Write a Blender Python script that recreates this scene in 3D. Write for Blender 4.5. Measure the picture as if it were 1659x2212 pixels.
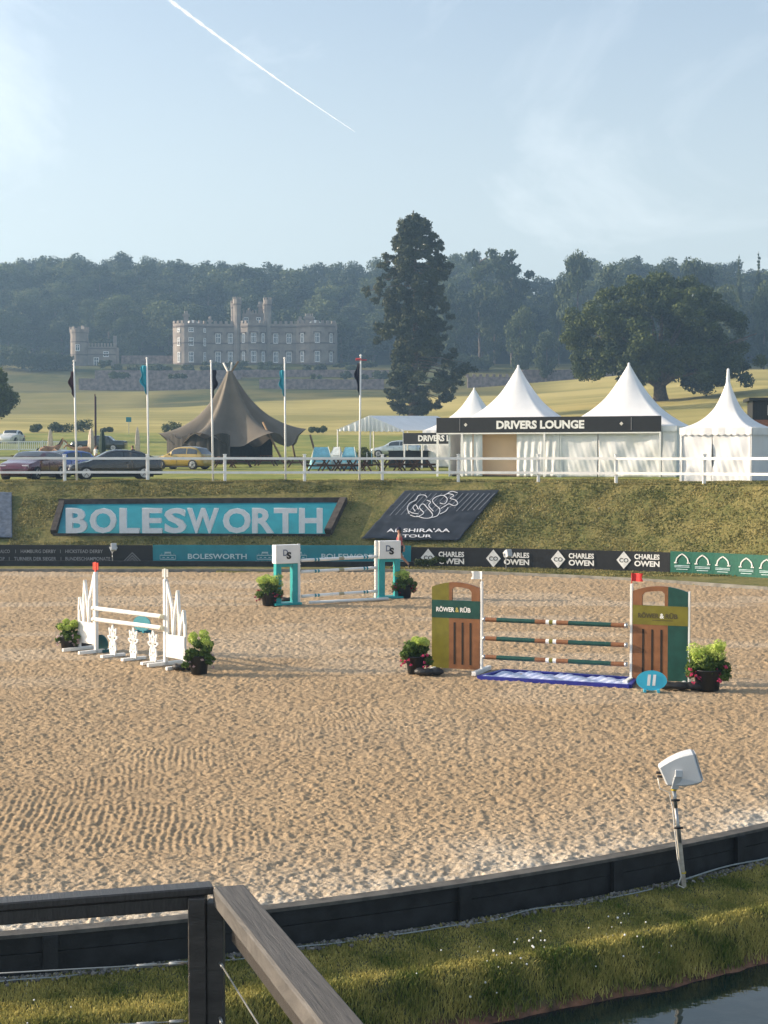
import bpy, bmesh, math, random
import numpy as np
from mathutils import Vector, Matrix, Euler
R = math.radians
rnd = random.Random(7)
rng = np.random.default_rng(7)
scene = bpy.context.scene
for o in list(bpy.data.objects): bpy.data.objects.remove(o)

# ---------------------------------------------------------------- camera, sky, sun, exposure
CAM_H, FPX, CX, CY, HOR = 4.6, 3200.0, 829.5, 1106.0, 985.0
PITCH = math.atan((CY-HOR)/FPX)
cam_d = bpy.data.cameras.new("camera"); cam = bpy.data.objects.new("camera", cam_d)
scene.collection.objects.link(cam); scene.camera = cam
cam.location = (0, 0, CAM_H); cam.rotation_euler = (math.pi/2-PITCH, 0, 0)
cam_d.sensor_fit = 'VERTICAL'; cam_d.sensor_height = 36; cam_d.lens = FPX/2212*36
cam_d.clip_start = 0.1; cam_d.clip_end = 30000
scene.view_settings.view_transform = 'Standard'; scene.view_settings.look = 'None'
scene.view_settings.exposure = 0.86; scene.view_settings.gamma = 1

SUN_EL, SUN_AZ = 19.0, 8.0          # the sun stands to the left, a little beyond the picture plane
sdir = Vector((-math.cos(R(SUN_AZ))*math.cos(R(SUN_EL)), math.sin(R(SUN_AZ))*math.cos(R(SUN_EL)), math.sin(R(SUN_EL))))
sl = bpy.data.lights.new("sun", 'SUN'); sl.energy = 5.0; sl.angle = R(0.6); sl.color = (1.0, 0.82, 0.62)
so = bpy.data.objects.new("sun", sl); scene.collection.objects.link(so)
so.rotation_euler = sdir.to_track_quat('Z', 'Y').to_euler(); so.location = (-40, 10, 40)

w = bpy.data.worlds.new("World"); scene.world = w; w.use_nodes = True
nt = w.node_tree; nt.nodes.clear()
def N(nt, t, **k):
    n = nt.nodes.new(t)
    for a, b in k.items(): setattr(n, a, b)
    return n
L = lambda nt, a, b: nt.links.new(a, b)
sky = N(nt, 'ShaderNodeTexSky', sky_type='NISHITA', sun_disc=False)
sky.sun_elevation = R(SUN_EL); sky.sun_rotation = R(-90+SUN_AZ)   # checked against the lamp's direction
sky.air_density = 1.0; sky.dust_density = 5.0; sky.ozone_density = 2.0; sky.altitude = 50
tc = N(nt, 'ShaderNodeTexCoord'); sp = N(nt, 'ShaderNodeSeparateXYZ'); L(nt, tc.outputs['Generated'], sp.inputs[0])
# thin cirrus, laid out on a high flat layer (direction divided by height)
dv = N(nt, 'ShaderNodeMath', operation='ADD'); dv.inputs[1].default_value = 0.08; L(nt, sp.outputs['Z'], dv.inputs[0])
mx = N(nt, 'ShaderNodeMath', operation='MAXIMUM'); mx.inputs[1].default_value = 0.03; L(nt, dv.outputs[0], mx.inputs[0])
ux = N(nt, 'ShaderNodeMath', operation='DIVIDE'); L(nt, sp.outputs['X'], ux.inputs[0]); L(nt, mx.outputs[0], ux.inputs[1])
uy = N(nt, 'ShaderNodeMath', operation='DIVIDE'); L(nt, sp.outputs['Y'], uy.inputs[0]); L(nt, mx.outputs[0], uy.inputs[1])
cb = N(nt, 'ShaderNodeCombineXYZ'); L(nt, ux.outputs[0], cb.inputs[0]); L(nt, uy.outputs[0], cb.inputs[1])
mp = N(nt, 'ShaderNodeMapping'); mp.inputs['Rotation'].default_value = (0, 0, R(25)); mp.inputs['Scale'].default_value = (1.0, 0.55, 1); L(nt, cb.outputs[0], mp.inputs[0])
ns = N(nt, 'ShaderNodeTexNoise'); ns.inputs['Scale'].default_value = 0.9; ns.inputs['Detail'].default_value = 9; ns.inputs['Roughness'].default_value = .6; ns.inputs['Distortion'].default_value = .8
L(nt, mp.outputs[0], ns.inputs['Vector'])
mr = N(nt, 'ShaderNodeMapRange'); mr.inputs['From Min'].default_value = .52; mr.inputs['From Max'].default_value = .85; mr.inputs['To Max'].default_value = .48
L(nt, ns.outputs[0], mr.inputs[0])
mi = N(nt, 'ShaderNodeMix', data_type='RGBA'); L(nt, mr.outputs[0], mi.inputs['Factor']); L(nt, sky.outputs[0], mi.inputs['A'])
mi.inputs['B'].default_value = (9.0, 9.0, 9.0, 1)
ab = N(nt, 'ShaderNodeMapRange'); ab.inputs['From Min'].default_value = 0; ab.inputs['From Max'].default_value = .36; ab.inputs['To Min'].default_value = .62; ab.inputs['To Max'].default_value = .16; ab.interpolation_type = 'SMOOTHSTEP'; L(nt, sp.outputs['Z'], ab.inputs[0])
milk = N(nt, 'ShaderNodeMix', data_type='RGBA'); L(nt, ab.outputs[0], milk.inputs['Factor']); L(nt, mi.outputs['Result'], milk.inputs['A']); milk.inputs['B'].default_value = (5.0, 5.25, 4.85, 1)   # milky morning air low in the sky
bg = N(nt, 'ShaderNodeBackground'); bg.inputs['Strength'].default_value = 0.14; L(nt, milk.outputs['Result'], bg.inputs['Color'])
ow = N(nt, 'ShaderNodeOutputWorld'); L(nt, bg.outputs[0], ow.inputs[0])

# ---------------------------------------------------------------- helpers
def ray(x, y):
    a, b = (x-CX)/FPX, (CY-y)/FPX
    return a, b*math.sin(PITCH)+math.cos(PITCH), b*math.cos(PITCH)-math.sin(PITCH)
def G(x, y, z=0.0):                  # where a photo point meets the level z
    a, f, u = ray(x, y); k = (z-CAM_H)/u
    return Vector((a*k, f*k, z))
def D(x, y, d):                      # photo point at distance d
    a, f, u = ray(x, y); k = d/f
    return Vector((a*k, d, CAM_H+u*k))

def tag(o, label=None, cat=None, group=None, kind=None):
    if label: o['label'] = label
    if cat: o['category'] = cat
    if group: o['group'] = group
    if kind: o['kind'] = kind
    return o
def thing(name, label, cat, loc=(0,0,0), rz=0.0, group=None):
    o = bpy.data.objects.new(name, None); scene.collection.objects.link(o)
    o.empty_display_size = .2; o.location = loc; o.rotation_euler = (0, 0, rz)
    return tag(o, label, cat, group)
def link(name, me, parent=None):
    o = bpy.data.objects.new(name, me); scene.collection.objects.link(o)
    if parent is not None: o.parent = parent
    return o
def kids(o): return [c for c in scene.objects if c.parent == o]
def dup(o, loc=None, rz=None, label=None, group=None, scale=None, parent=None):
    def rec(s, p):
        c = s.copy(); scene.collection.objects.link(c); c.parent = p
        for k in CH.get(s.name, ()): rec(k, c)
        return c
    CH = {}
    for k in scene.objects:
        if k.parent: CH.setdefault(k.parent.name, []).append(k)
    c = rec(o, parent)
    if loc is not None: c.location = loc
    if rz is not None: c.rotation_euler = (0, 0, rz)
    if label: c['label'] = label
    if group: c['group'] = group
    if scale: c.scale = scale if hasattr(scale, '__len__') else (scale,)*3
    return c

class MB:
    def __init__(s): s.v = []; s.f = []; s.m = []; s.sm = []
    def add(s, vs, fs, mi=0, smooth=False):
        b = len(s.v); s.v += [tuple(v) for v in vs]
        for f in fs: s.f.append(tuple(i+b for i in f)); s.m.append(mi); s.sm.append(smooth)
        return s
    def box(s, c, d, rz=0, mi=0, M=None):
        x, y, z = d[0]/2, d[1]/2, d[2]/2
        vs = [Vector((i*x, j*y, k*z)) for k in (-1, 1) for j in (-1, 1) for i in (-1, 1)]
        if rz: rm = Matrix.Rotation(rz, 3, 'Z'); vs = [rm@v for v in vs]
        if M is not None: vs = [M@v for v in vs]
        vs = [v+Vector(c) for v in vs]
        return s.add(vs, [(0,2,3,1),(4,5,7,6),(0,1,5,4),(2,6,7,3),(0,4,6,2),(1,3,7,5)], mi)
    def bar(s, p, q, w, h=None, mi=0, up=(0,0,1)):        # rectangular bar between two points
        p, q = Vector(p), Vector(q); h = h or w; a = (q-p).normalized(); up = Vector(up)
        if abs(a.dot(up)) > .98: up = Vector((0,1,0))
        r = a.cross(up).normalized(); u = r.cross(a)
        vs = [e+r*(i*w/2)+u*(j*h/2) for e in (p, q) for i, j in ((-1,-1),(1,-1),(1,1),(-1,1))]
        return s.add(vs, [(3,2,1,0),(4,5,6,7),(0,1,5,4),(1,2,6,5),(2,3,7,6),(3,0,4,7)], mi)
    def tube(s, pts, rs, n=8, mi=0, smooth=True, cap=True):
        pts = [Vector(p) for p in pts]
        if not hasattr(rs, '__len__'): rs = [rs]*len(pts)
        vs = []; pr = None
        for i, p in enumerate(pts):
            a = (pts[min(i+1, len(pts)-1)]-pts[max(i-1, 0)]).normalized()
            if pr is None: pr = a.cross(Vector((0,0,1)) if abs(a.z) < .9 else Vector((1,0,0))).normalized()
            r = (pr-a*pr.dot(a)).normalized(); pr = r; u = a.cross(r)
            for k in range(n):
                t = 2*math.pi*k/n; vs.append(p+(r*math.cos(t)+u*math.sin(t))*rs[i])
        fs = [(i*n+k, i*n+(k+1)%n, (i+1)*n+(k+1)%n, (i+1)*n+k) for i in range(len(pts)-1) for k in range(n)]
        s.add(vs, fs, mi, smooth)
        if cap:
            b = len(s.v)-len(vs)
            s.f.append(tuple(b+k for k in reversed(range(n)))); s.m.append(mi); s.sm.append(False)
            s.f.append(tuple(b+(len(pts)-1)*n+k for k in range(n))); s.m.append(mi); s.sm.append(False)
        return s
    def lathe(s, c, prof, n=16, mi=0, smooth=True):
        vs = []; 
        for r, z in prof:
            for k in range(n):
                t = 2*math.pi*k/n; vs.append((c[0]+r*math.cos(t), c[1]+r*math.sin(t), c[2]+z))
        fs = [(i*n+k, i*n+(k+1)%n, (i+1)*n+(k+1)%n, (i+1)*n+k) for i in range(len(prof)-1) for k in range(n)]
        return s.add(vs, fs, mi, smooth)
    def prism(s, poly, t, M=None, mi=0):       # poly in local (x,z), thickness t along y centred on 0
        n = len(poly); vs = [Vector((x, -t/2, z)) for x, z in poly]+[Vector((x, t/2, z)) for x, z in poly]
        if M is not None: vs = [M@v for v in vs]
        return s.add(vs, [tuple(range(n)), tuple(reversed(range(n, 2*n)))]+[(i+n, (i+1)%n+n, (i+1)%n, i) for i in range(n)], mi)
    def build(s, name, mats, parent=None, bevel=0):
        me = bpy.data.meshes.new(name); me.from_pydata(s.v, [], s.f)
        if not isinstance(mats, (list, tuple)): mats = [mats]
        for m in mats: me.materials.append(m)
        me.polygons.foreach_set('material_index', s.m); me.polygons.foreach_set('use_smooth', s.sm); me.update()
        bm = bmesh.new(); bm.from_mesh(me)
        if bevel:
            bmesh.ops.remove_doubles(bm, verts=bm.verts, dist=1e-5)
            bmesh.ops.bevel(bm, geom=[e for e in bm.edges if len(e.link_faces) == 2 and e.calc_face_angle(0) > .6], offset=bevel, segments=1, affect='EDGES')
        bmesh.ops.recalc_face_normals(bm, faces=bm.faces); bm.to_mesh(me); bm.free()
        return link(name, me, parent)

def npmesh(name, V, F, mats, parent=None, smooth=False, attr=None, uv=None):
    me = bpy.data.meshes.new(name); k = F.shape[1]
    me.vertices.add(len(V)); me.vertices.foreach_set('co', np.asarray(V, np.float32).ravel())
    me.loops.add(F.size); me.loops.foreach_set('vertex_index', F.astype(np.int32).ravel())
    me.polygons.add(len(F)); me.polygons.foreach_set('loop_start', np.arange(0, F.size, k, dtype=np.int32))
    me.polygons.foreach_set('use_smooth', np.full(len(F), smooth))
    for m in (mats if isinstance(mats, (list, tuple)) else [mats]): me.materials.append(m)
    if attr:
        for an, arr in attr.items():
            a = me.attributes.new(an, 'FLOAT', 'POINT'); a.data.foreach_set('value', np.asarray(arr, np.float32).ravel())
    me.update(calc_edges=True); me.validate()
    return link(name, me, parent)
def gridfaces(nr, nc):
    i = np.arange(nr*nc).reshape(nr, nc)
    return np.stack([i[:-1,:-1], i[:-1,1:], i[1:,1:], i[1:,:-1]], -1).reshape(-1, 4)

def _h(ix, iy, s):
    n = (ix.astype(np.int64)*374761393+iy.astype(np.int64)*668265263+s*1442695) & 0x7fffffff
    n = ((n ^ (n >> 13))*1274126177) & 0x7fffffff
    return ((n ^ (n >> 16)) & 0xffff)/65535.0
def vnoise(x, y, s=0):
    ix, iy = np.floor(x), np.floor(y); fx, fy = x-ix, y-iy; fx = fx*fx*(3-2*fx); fy = fy*fy*(3-2*fy)
    a, b, c, d = _h(ix, iy, s), _h(ix+1, iy, s), _h(ix, iy+1, s), _h(ix+1, iy+1, s)
    return (a+(b-a)*fx)+((c+(d-c)*fx)-(a+(b-a)*fx))*fy
def fbm(x, y, o=4, s=0):
    v = 0; a = .5; t = 0
    for i in range(o): v = v+a*vnoise(x*2**i+17*i, y*2**i-9*i, s+i); t += a; a *= .5
    return v/t
sstep = lambda a, b, x: (lambda t: t*t*(3-2*t))(np.clip((x-a)/(b-a), 0, 1))

# materials -------------------------------------------------------
def mat(name, col, rough=.6, metal=0, var=.12, vs=6, bump=0, bs=40, spec=.4, col2=None, trans=0, coat=0):
    m = bpy.data.materials.new(name); m.use_nodes = True; t = m.node_tree; b = t.nodes['Principled BSDF']
    b.inputs['Roughness'].default_value = rough; b.inputs['Metallic'].default_value = metal
    b.inputs['Specular IOR Level'].default_value = spec; b.inputs['Coat Weight'].default_value = coat
    tc = N(t, 'ShaderNodeTexCoord'); n = N(t, 'ShaderNodeTexNoise'); n.inputs['Scale'].default_value = vs; n.inputs['Detail'].default_value = 6
    L(t, tc.outputs['Object'], n.inputs['Vector'])
    r = N(t, 'ShaderNodeValToRGB'); c2 = col2 or tuple(min(1, c*(1+var)) for c in col)
    c1 = tuple(c*(1-var) for c in col) if not col2 else col
    r.color_ramp.elements[0].position = .35; r.color_ramp.elements[1].position = .65
    r.color_ramp.elements[0].color = (*c1, 1); r.color_ramp.elements[1].color = (*c2, 1)
    L(t, n.outputs[0], r.inputs[0]); L(t, r.outputs[0], b.inputs['Base Color'])
    if bump:
        n2 = N(t, 'ShaderNodeTexNoise'); n2.inputs['Scale'].default_value = bs; n2.inputs['Detail'].default_value = 4
        L(t, tc.outputs['Object'], n2.inputs['Vector'])
        bp = N(t, 'ShaderNodeBump'); bp.inputs['Distance'].default_value = bump; L(t, n2.outputs[0], bp.inputs['Height']); L(t, bp.outputs[0], b.inputs['Normal'])
    if trans:
        tr = N(t, 'ShaderNodeBsdfTranslucent'); L(t, r.outputs[0], tr.inputs[0]); ms = N(t, 'ShaderNodeMixShader'); ms.inputs[0].default_value = trans
        L(t, b.outputs[0], ms.inputs[1]); L(t, tr.outputs[0], ms.inputs[2]); L(t, ms.outputs[0], t.nodes['Material Output'].inputs[0])
    return m
def islandmat(name, cols, rough=.7, trans=.25, big=None, spec=.2, obj=0):     # leaves and blades: colour per leaf, and large light and dark patches
    m = bpy.data.materials.new(name); m.use_nodes = True; t = m.node_tree; b = t.nodes['Principled BSDF']
    b.inputs['Roughness'].default_value = rough; b.inputs['Specular IOR Level'].default_value = spec
    g = N(t, 'ShaderNodeNewGeometry'); r = N(t, 'ShaderNodeValToRGB'); e = r.color_ramp.elements
    for i, c in enumerate(cols):
        p = i/(len(cols)-1); el = e[0] if i == 0 else (e[1] if i == len(cols)-1 else e.new(p)); el.position = p; el.color = (*c, 1)
    src = g.outputs['Random Per Island']
    oi = N(t, 'ShaderNodeObjectInfo'); om = N(t, 'ShaderNodeMix', data_type='FLOAT'); om.inputs[0].default_value = obj; L(t, src, om.inputs[2]); L(t, oi.outputs['Random'], om.inputs[3]); src = om.outputs[0]
    if big:
        n = N(t, 'ShaderNodeTexNoise'); n.inputs['Scale'].default_value = big; n.inputs['Detail'].default_value = 3
        L(t, g.outputs['Position'], n.inputs['Vector'])
        mr = N(t, 'ShaderNodeMapRange'); mr.inputs['From Min'].default_value = .35; mr.inputs['From Max'].default_value = .65; L(t, n.outputs[0], mr.inputs[0])
        mm = N(t, 'ShaderNodeMix', data_type='FLOAT'); mm.inputs[0].default_value = .6; L(t, src, mm.inputs[2]); L(t, mr.outputs[0], mm.inputs[3]); src = mm.outputs[0]
    L(t, src, r.inputs[0]); L(t, r.outputs[0], b.inputs['Base Color'])
    tr = N(t, 'ShaderNodeBsdfTranslucent'); L(t, r.outputs[0], tr.inputs[0]); ms = N(t, 'ShaderNodeMixShader'); ms.inputs[0].default_value = trans
    L(t, b.outputs[0], ms.inputs[1]); L(t, tr.outputs[0], ms.inputs[2]); L(t, ms.outputs[0], t.nodes['Material Output'].inputs[0])
    return m

M = {}
M['white'] = mat('white paint', (.74,.74,.72), .45, vs=3, var=.05)
M['offwhite'] = mat('off white', (.62,.60,.55), .6, vs=5, var=.12)
M['tentwhite'] = mat('white tent fabric', (.78,.79,.80), .55, vs=1.2, var=.04, bump=.006, bs=6, trans=.14)
M['black'] = mat('black', (.012,.012,.014), .5, var=.3)
M['blackcloth'] = mat('black cloth', (.018,.02,.025), .6, var=.35, bump=.01, bs=12)
M['boardblack'] = mat('black printed board', (.012,.0125,.014), .55, var=.15)
M['teal'] = mat('turquoise', (.014,.20,.255), .5, var=.10, vs=2)
M['tealpaint'] = mat('turquoise paint', (.02,.30,.31), .35, var=.08)
M['green'] = mat('dark green board', (.012,.11,.075), .5, var=.1)
M['dkgreen'] = mat('deep green paint', (.008,.055,.044), .4, var=.15)
M['olive'] = mat('olive paint', (.15,.135,.016), .4, var=.12)
M['darktimber'] = mat('black stained timber', (.013,.0125,.0125), .6, var=.35, vs=9, bump=.004, bs=60)
M['metal'] = mat('galvanised metal', (.35,.36,.37), .4, .8, var=.15)
M['pink'] = mat('pink petals', (.55,.03,.12), .6)
M['glass'] = mat('window glass', (.03,.04,.05), .08, var=.2, spec=.8)
M['tyre'] = mat('rubber', (.015,.015,.016), .8)
M['rim'] = mat('alloy', (.5,.5,.52), .3, .7)
M['rubbish'] = mat('sandbag', (.016,.016,.018), .5, bump=.01, bs=20)
M['bark'] = mat('bark', (.09,.07,.055), .9, var=.4, vs=3, bump=.03, bs=8)
M['pot'] = mat('black plastic pot', (.018,.02,.022), .45)

def tmesh(txt, size=1.0, ext=0.0, bold=0.0, shear=0.0, width=None, align='CENTER', space=1.0):
    c = bpy.data.curves.new('lettering', 'FONT'); c.body = txt; c.size = size; c.extrude = ext; c.offset = bold*size; c.shear = shear
    c.space_character = space; c.align_x = align; c.resolution_u = 3
    o = bpy.data.objects.new('tmp', c); scene.collection.objects.link(o)
    dg = bpy.context.evaluated_depsgraph_get(); me = bpy.data.meshes.new_from_object(o.evaluated_get(dg))
    bpy.data.objects.remove(o); bpy.data.curves.remove(c)
    n = len(me.vertices); co = np.zeros(n*3); me.vertices.foreach_get('co', co); co = co.reshape(-1, 3)
    mn, mx_ = co.min(0), co.max(0)
    co[:, 1] = (co[:, 1]-mn[1])*(size/(mx_[1]-mn[1]))               # size = real height of the lettering
    if width: co[:, 0] = (co[:, 0]-mn[0])/(mx_[0]-mn[0])*width-(width/2 if align == 'CENTER' else 0)
    co = np.stack([co[:, 0], -co[:, 2], co[:, 1]], 1)                 # stand it up, facing -Y
    me.vertices.foreach_set('co', co.ravel()); me.update()
    return me
def text(name, txt, m, parent, loc, size, width=None, rz=0, ext=.002, bold=0.0, shear=0, rot=None, align='CENTER'):
    me = tmesh(txt, size, ext, bold, shear, width, align); me.materials.clear(); me.materials.append(m)
    o = link(name, me, parent); o.location = loc; o.rotation_euler = rot or (0, 0, rz)
    return o
# ---------------------------------------------------------------- ground forms
_nk = [G(x, y) for x, y in ((0,2021),(404,1987),(580,1969),(823,1930),(1050,1898),(1310,1858),(1480,1822),(1659,1785))]
_np = np.polyfit([p.x for p in _nk], [p.y for p in _nk], 2)
def near_e(x):                       # inner edge of the near kerb
    x = np.asarray(x, float); xc = np.clip(x, -6.5, 9); s = 2*_np[0]*xc+_np[1]
    return np.polyval(_np, xc)+s*(x-xc)
_fk = [(-300,59.1),(-15,59.15),(1.2,59.0),(5.2,57.2),(8,55.6),(10.3,53.9),(13.2,51.0),(20,44),(40,18)]
def far_e(x):                        # far edge of the sand
    x = np.asarray(x, float); return sum(np.interp(x+o, *zip(*_fk)) for o in (-1.6,-.8,0,.8,1.6))/5
_bk = [(-300,61.4),(-16,61.3),(1.2,60.6),(6,59.4),(11.1,57.3),(14.2,54.9),(20,48.5),(40,22)]
def board_d(x):
    x = np.asarray(x, float); return sum(np.interp(x+o, *zip(*_bk)) for o in (-1.6,-.8,0,.8,1.6))/5
_gd = [66.5,75,85,99,115,131,145,160,190,225,260,300,318,332,345,362,366,376,385,398,430]
_gz = [3.47,3.5,3.55,3.76,4.05,5.0,5.3,5.95,7.5,9.6,11.5,14.7,16.2,19.0,19.7,20.8,21.8,24.8,27,29.2,31]
_sk = [(-200,548),(0,550),(120,542),(250,538),(380,550),(520,555),(650,566),(760,558),(850,548),(960,540),(1050,528),(1110,531),(1145,575),(1158,622),(1172,596),(1200,560),(1240,528),(1330,548),(1400,552),(1500,545),(1570,558),(1659,560),(1900,550)]
def skyline(px): return np.interp(px, *zip(*_sk))
def ground_z(x, y):
    x = np.asarray(x, float); y = np.asarray(y, float)
    b = board_d(x)+.45; t = y-b
    bank = .08+np.clip(t, 0, 5.1)*.665
    bank = bank-.12*np.exp(-((t-5.1)/.5)**2)+.0*t                 # rounded crest
    bank = np.where(t < 0, .08, bank)
    far = np.interp(y, _gd, _gz)
    far = far+.085*np.clip(x-8, 0, 60)*sstep(150, 250, y)*(1-sstep(330, 380, y))
    far = far+2.6*np.exp(-((x+6)/30)**4)*sstep(268, 292, y)*(1-sstep(300, 345, y))*.55   # the mound below the terrace
    px = CX+FPX*x/np.maximum(y, 1)
    ridge = CAM_H+(HOR-(skyline(np.clip(px, -200, 1900))+118))*520/FPX
    h0 = np.interp(430, _gd, _gz)
    far = np.where(y > 430, h0+(ridge-h0)*sstep(430, 530, np.minimum(y, 530))**.8, far)
    crest = b+5.1
    s = sstep(0, 6, y-crest)
    up = 3.44*(1-s)+far*s
    z = np.where(y > crest, up, bank)
    return np.where(y < far_e(x)+.02, np.where(y < 26, -3.0, -.35), z)
gz = lambda x, y: float(ground_z(x, y))

def vcol(t, name):
    a = N(t, 'ShaderNodeAttribute'); a.attribute_name = name; return a.outputs['Fac']
def groundmat():
    m = bpy.data.materials.new('meadow and lawn'); m.use_nodes = True; t = m.node_tree; b = t.nodes['Principled BSDF']; b.inputs['Roughness'].default_value = .95; b.inputs['Specular IOR Level'].default_value = .1
    tc = N(t, 'ShaderNodeTexCoord')
    def noise(sc, det=6, ma=(1,1,1)):
        p = N(t, 'ShaderNodeMapping'); p.inputs['Scale'].default_value = ma; L(t, tc.outputs['Object'], p.inputs[0])
        n = N(t, 'ShaderNodeTexNoise'); n.inputs['Scale'].default_value = sc; n.inputs['Detail'].default_value = det; n.inputs['Roughness'].default_value = .62; L(t, p.outputs[0], n.inputs['Vector']); return n.outputs[0]
    def ramp(f, a, b_, p=(.4,.6)):
        r = N(t, 'ShaderNodeValToRGB'); r.color_ramp.elements[0].position, r.color_ramp.elements[1].position = p
        r.color_ramp.elements[0].color = (*a, 1); r.color_ramp.elements[1].color = (*b_, 1); L(t, f, r.inputs[0]); return r.outputs[0]
    def mix(f, a, b_):
        x = N(t, 'ShaderNodeMix', data_type='RGBA'); L(t, f, x.inputs['Factor']); L(t, a, x.inputs['A']); L(t, b_, x.inputs['B']); return x.outputs['Result']
    bankc = ramp(noise(.9), (.075,.098,.030), (.24,.20,.078), (.38,.66))
    bankf = ramp(noise(7), (.065,.08,.026), (.26,.21,.085), (.35,.65))
    x = N(t, 'ShaderNodeMix', data_type='RGBA'); x.inputs[0].default_value = .5; L(t, bankc, x.inputs['A']); L(t, bankf, x.inputs['B']); bankc = x.outputs['Result']
    green = ramp(noise(.25), (.15,.19,.045), (.27,.265,.075))
    gold = ramp(noise(.035, 8, (.5,1.6,1)), (.25,.225,.07), (.42,.35,.13))
    rough = ramp(noise(.12, 8, (.4,1,1)), (.05,.065,.022), (.14,.125,.045))  # dark rough grass colour, doubling as the mound's shade
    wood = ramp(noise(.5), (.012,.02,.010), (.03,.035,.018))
    c = mix(vcol(t, 'm_green'), bankc, green); c = mix(vcol(t, 'm_gold'), c, gold); c = mix(vcol(t, 'm_rough_shade'), c, rough); c = mix(vcol(t, 'm_wood'), c, wood)
    L(t, c, b.inputs['Base Color'])
    n = noise(9, 5); bp = N(t, 'ShaderNodeBump'); bp.inputs['Distance'].default_value = .06; L(t, n, bp.inputs['Height']); L(t, bp.outputs[0], b.inputs['Normal'])
    return m
# one sheet from the far kerb to beyond the horizon, rows closer together near the camera
dd = np.concatenate([np.linspace(4, 44, 12), np.linspace(45, 70, 150), np.linspace(70.6, 135, 90), np.linspace(136, 440, 150), np.linspace(446, 600, 40), [700, 1000, 2000, 4000]])
ss = np.concatenate([np.linspace(-4, -.4, 40), np.linspace(-.38, .38, 260), np.linspace(.4, 4, 40)])
Dg, Sg = np.meshgrid(dd, ss, indexing='ij'); X = Dg*Sg; Y = Dg
Z = ground_z(X, Y)
on = (Y > board_d(X)+.5)
flat = sstep(.0, .5, np.maximum.reduce([np.maximum(-15.2-X, X+1.2), 62.9-Y, Y-65.9]))*sstep(.0, .5, np.maximum.reduce([-19.5-X, np.where(X < -10, X+15.8, 9.), 62.2-Y]))*sstep(.0, .5, np.maximum.reduce([-1.5-X, X-5.8, 61.6-Y, Y-66.2]))
Z = Z+flat*np.where(on & (Y < 75), (fbm(X*.6, Y*.6, 3, 5)-.5)*.16+(fbm(X*2.5, Y*2.5, 3, 6)-.5)*.10, 0)+np.where(Y > 140, (fbm(X*.03, Y*.03, 3, 8)-.5)*1.2*sstep(140, 200, Y), 0)
ED = lambda a, b, n=8: sstep(a, b, Y+(fbm(X*.05, Y*.05, 3, 21)-.5)*n)
m_green = sstep(66.8, 69.5, Y)*(.9)
hed = 192+.0*X
m_gold = ED(185, 191, 3)*(1-sstep(345, 352, Y))
dk = sstep(-66, -50, X)*(1-sstep(24, 40, X+(Y-310)*.6))
m_rough_shade = np.clip(sstep(296, 303, Y-0.10*X)*(1-sstep(333, 340, Y))*sstep(-58, -46, X)*(1-sstep(16, 44, X)), 0, 1)+sstep(338, 346, Y)+.55*(1-sstep(-60, -48, X))*sstep(262, 275, Y)  # unmown grass; across the mound it also paints the shaded slope darker
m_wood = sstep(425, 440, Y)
ground = npmesh('ground', np.stack([X, Y, Z], -1).reshape(-1, 3), gridfaces(len(dd), len(ss)), groundmat(), smooth=True,
                attr={'m_green': m_green, 'm_gold': m_gold, 'm_rough_shade': np.clip(m_rough_shade, 0, 1), 'm_wood': m_wood})
tag(ground, 'grass bank, lawn and meadows rising to the hill', kind='structure')

# the sand of the arena ------------------------------------------
def sandmat():
    m = bpy.data.materials.new('arena sand'); m.use_nodes = True; t = m.node_tree; b = t.nodes['Principled BSDF']; b.inputs['Roughness'].default_value = .95; b.inputs['Specular IOR Level'].default_value = .1
    tc = N(t, 'ShaderNodeTexCoord')
    def noise(sc, det=5):
        n = N(t, 'ShaderNodeTexNoise'); n.inputs['Scale'].default_value = sc; n.inputs['Detail'].default_value = det; n.inputs['Roughness'].default_value = .65; L(t, tc.outputs['Object'], n.inputs['Vector']); return n.outputs[0]
    def ramp(f, a, b_, p=(.35,.65)):
        r = N(t, 'ShaderNodeValToRGB'); r.color_ramp.elements[0].position, r.color_ramp.elements[1].position = p
        r.color_ramp.elements[0].color = (*a, 1); r.color_ramp.elements[1].color = (*b_, 1); L(t, f, r.inputs[0]); return r.outputs[0]
    a = ramp(noise(.35, 4), (.345,.250,.155), (.425,.312,.195))
    f = ramp(noise(28, 4), (.235,.163,.097), (.50,.375,.235))
    x = N(t, 'ShaderNodeMix', data_type='RGBA'); x.inputs[0].default_value = .45; L(t, a, x.inputs['A']); L(t, f, x.inputs['B'])
    pale = ramp(noise(20, 5), (.40,.35,.28), (.72,.66,.56))
    y = N(t, 'ShaderNodeMix', data_type='RGBA'); L(t, vcol(t, 'pale'), y.inputs['Factor']); L(t, x.outputs['Result'], y.inputs['A']); L(t, pale, y.inputs['B'])
    L(t, y.outputs['Result'], b.inputs['Base Color'])
    bp = N(t, 'ShaderNodeBump'); bp.inputs['Distance'].default_value = .022; L(t, noise(55, 5), bp.inputs['Height']); L(t, bp.outputs[0], b.inputs['Normal'])
    return m
k = np.arange(720); dd = 1/np.linspace(1/13.9, 1/61.0, 1000)
ss = np.concatenate([np.linspace(-1.6, -.36, 40), np.linspace(-.345, .345, 880), np.linspace(.36, 1.6, 40)])
Dg, Sg = np.meshgrid(dd, ss, indexing='ij'); X = Dg*Sg; Y = Dg.copy()
wx = (fbm(X*.35, Y*.35, 3, 31)-.5)*.7
ang = R(-6.8)+.0*X
U = (X*math.cos(R(6.8))+Y*math.sin(R(6.8)))+wx*.16+.012*(Y-20)**2*0
V = Y+wx
lines = lambda u, p: np.abs(((u/p) % 1)-.5)*2
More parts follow.
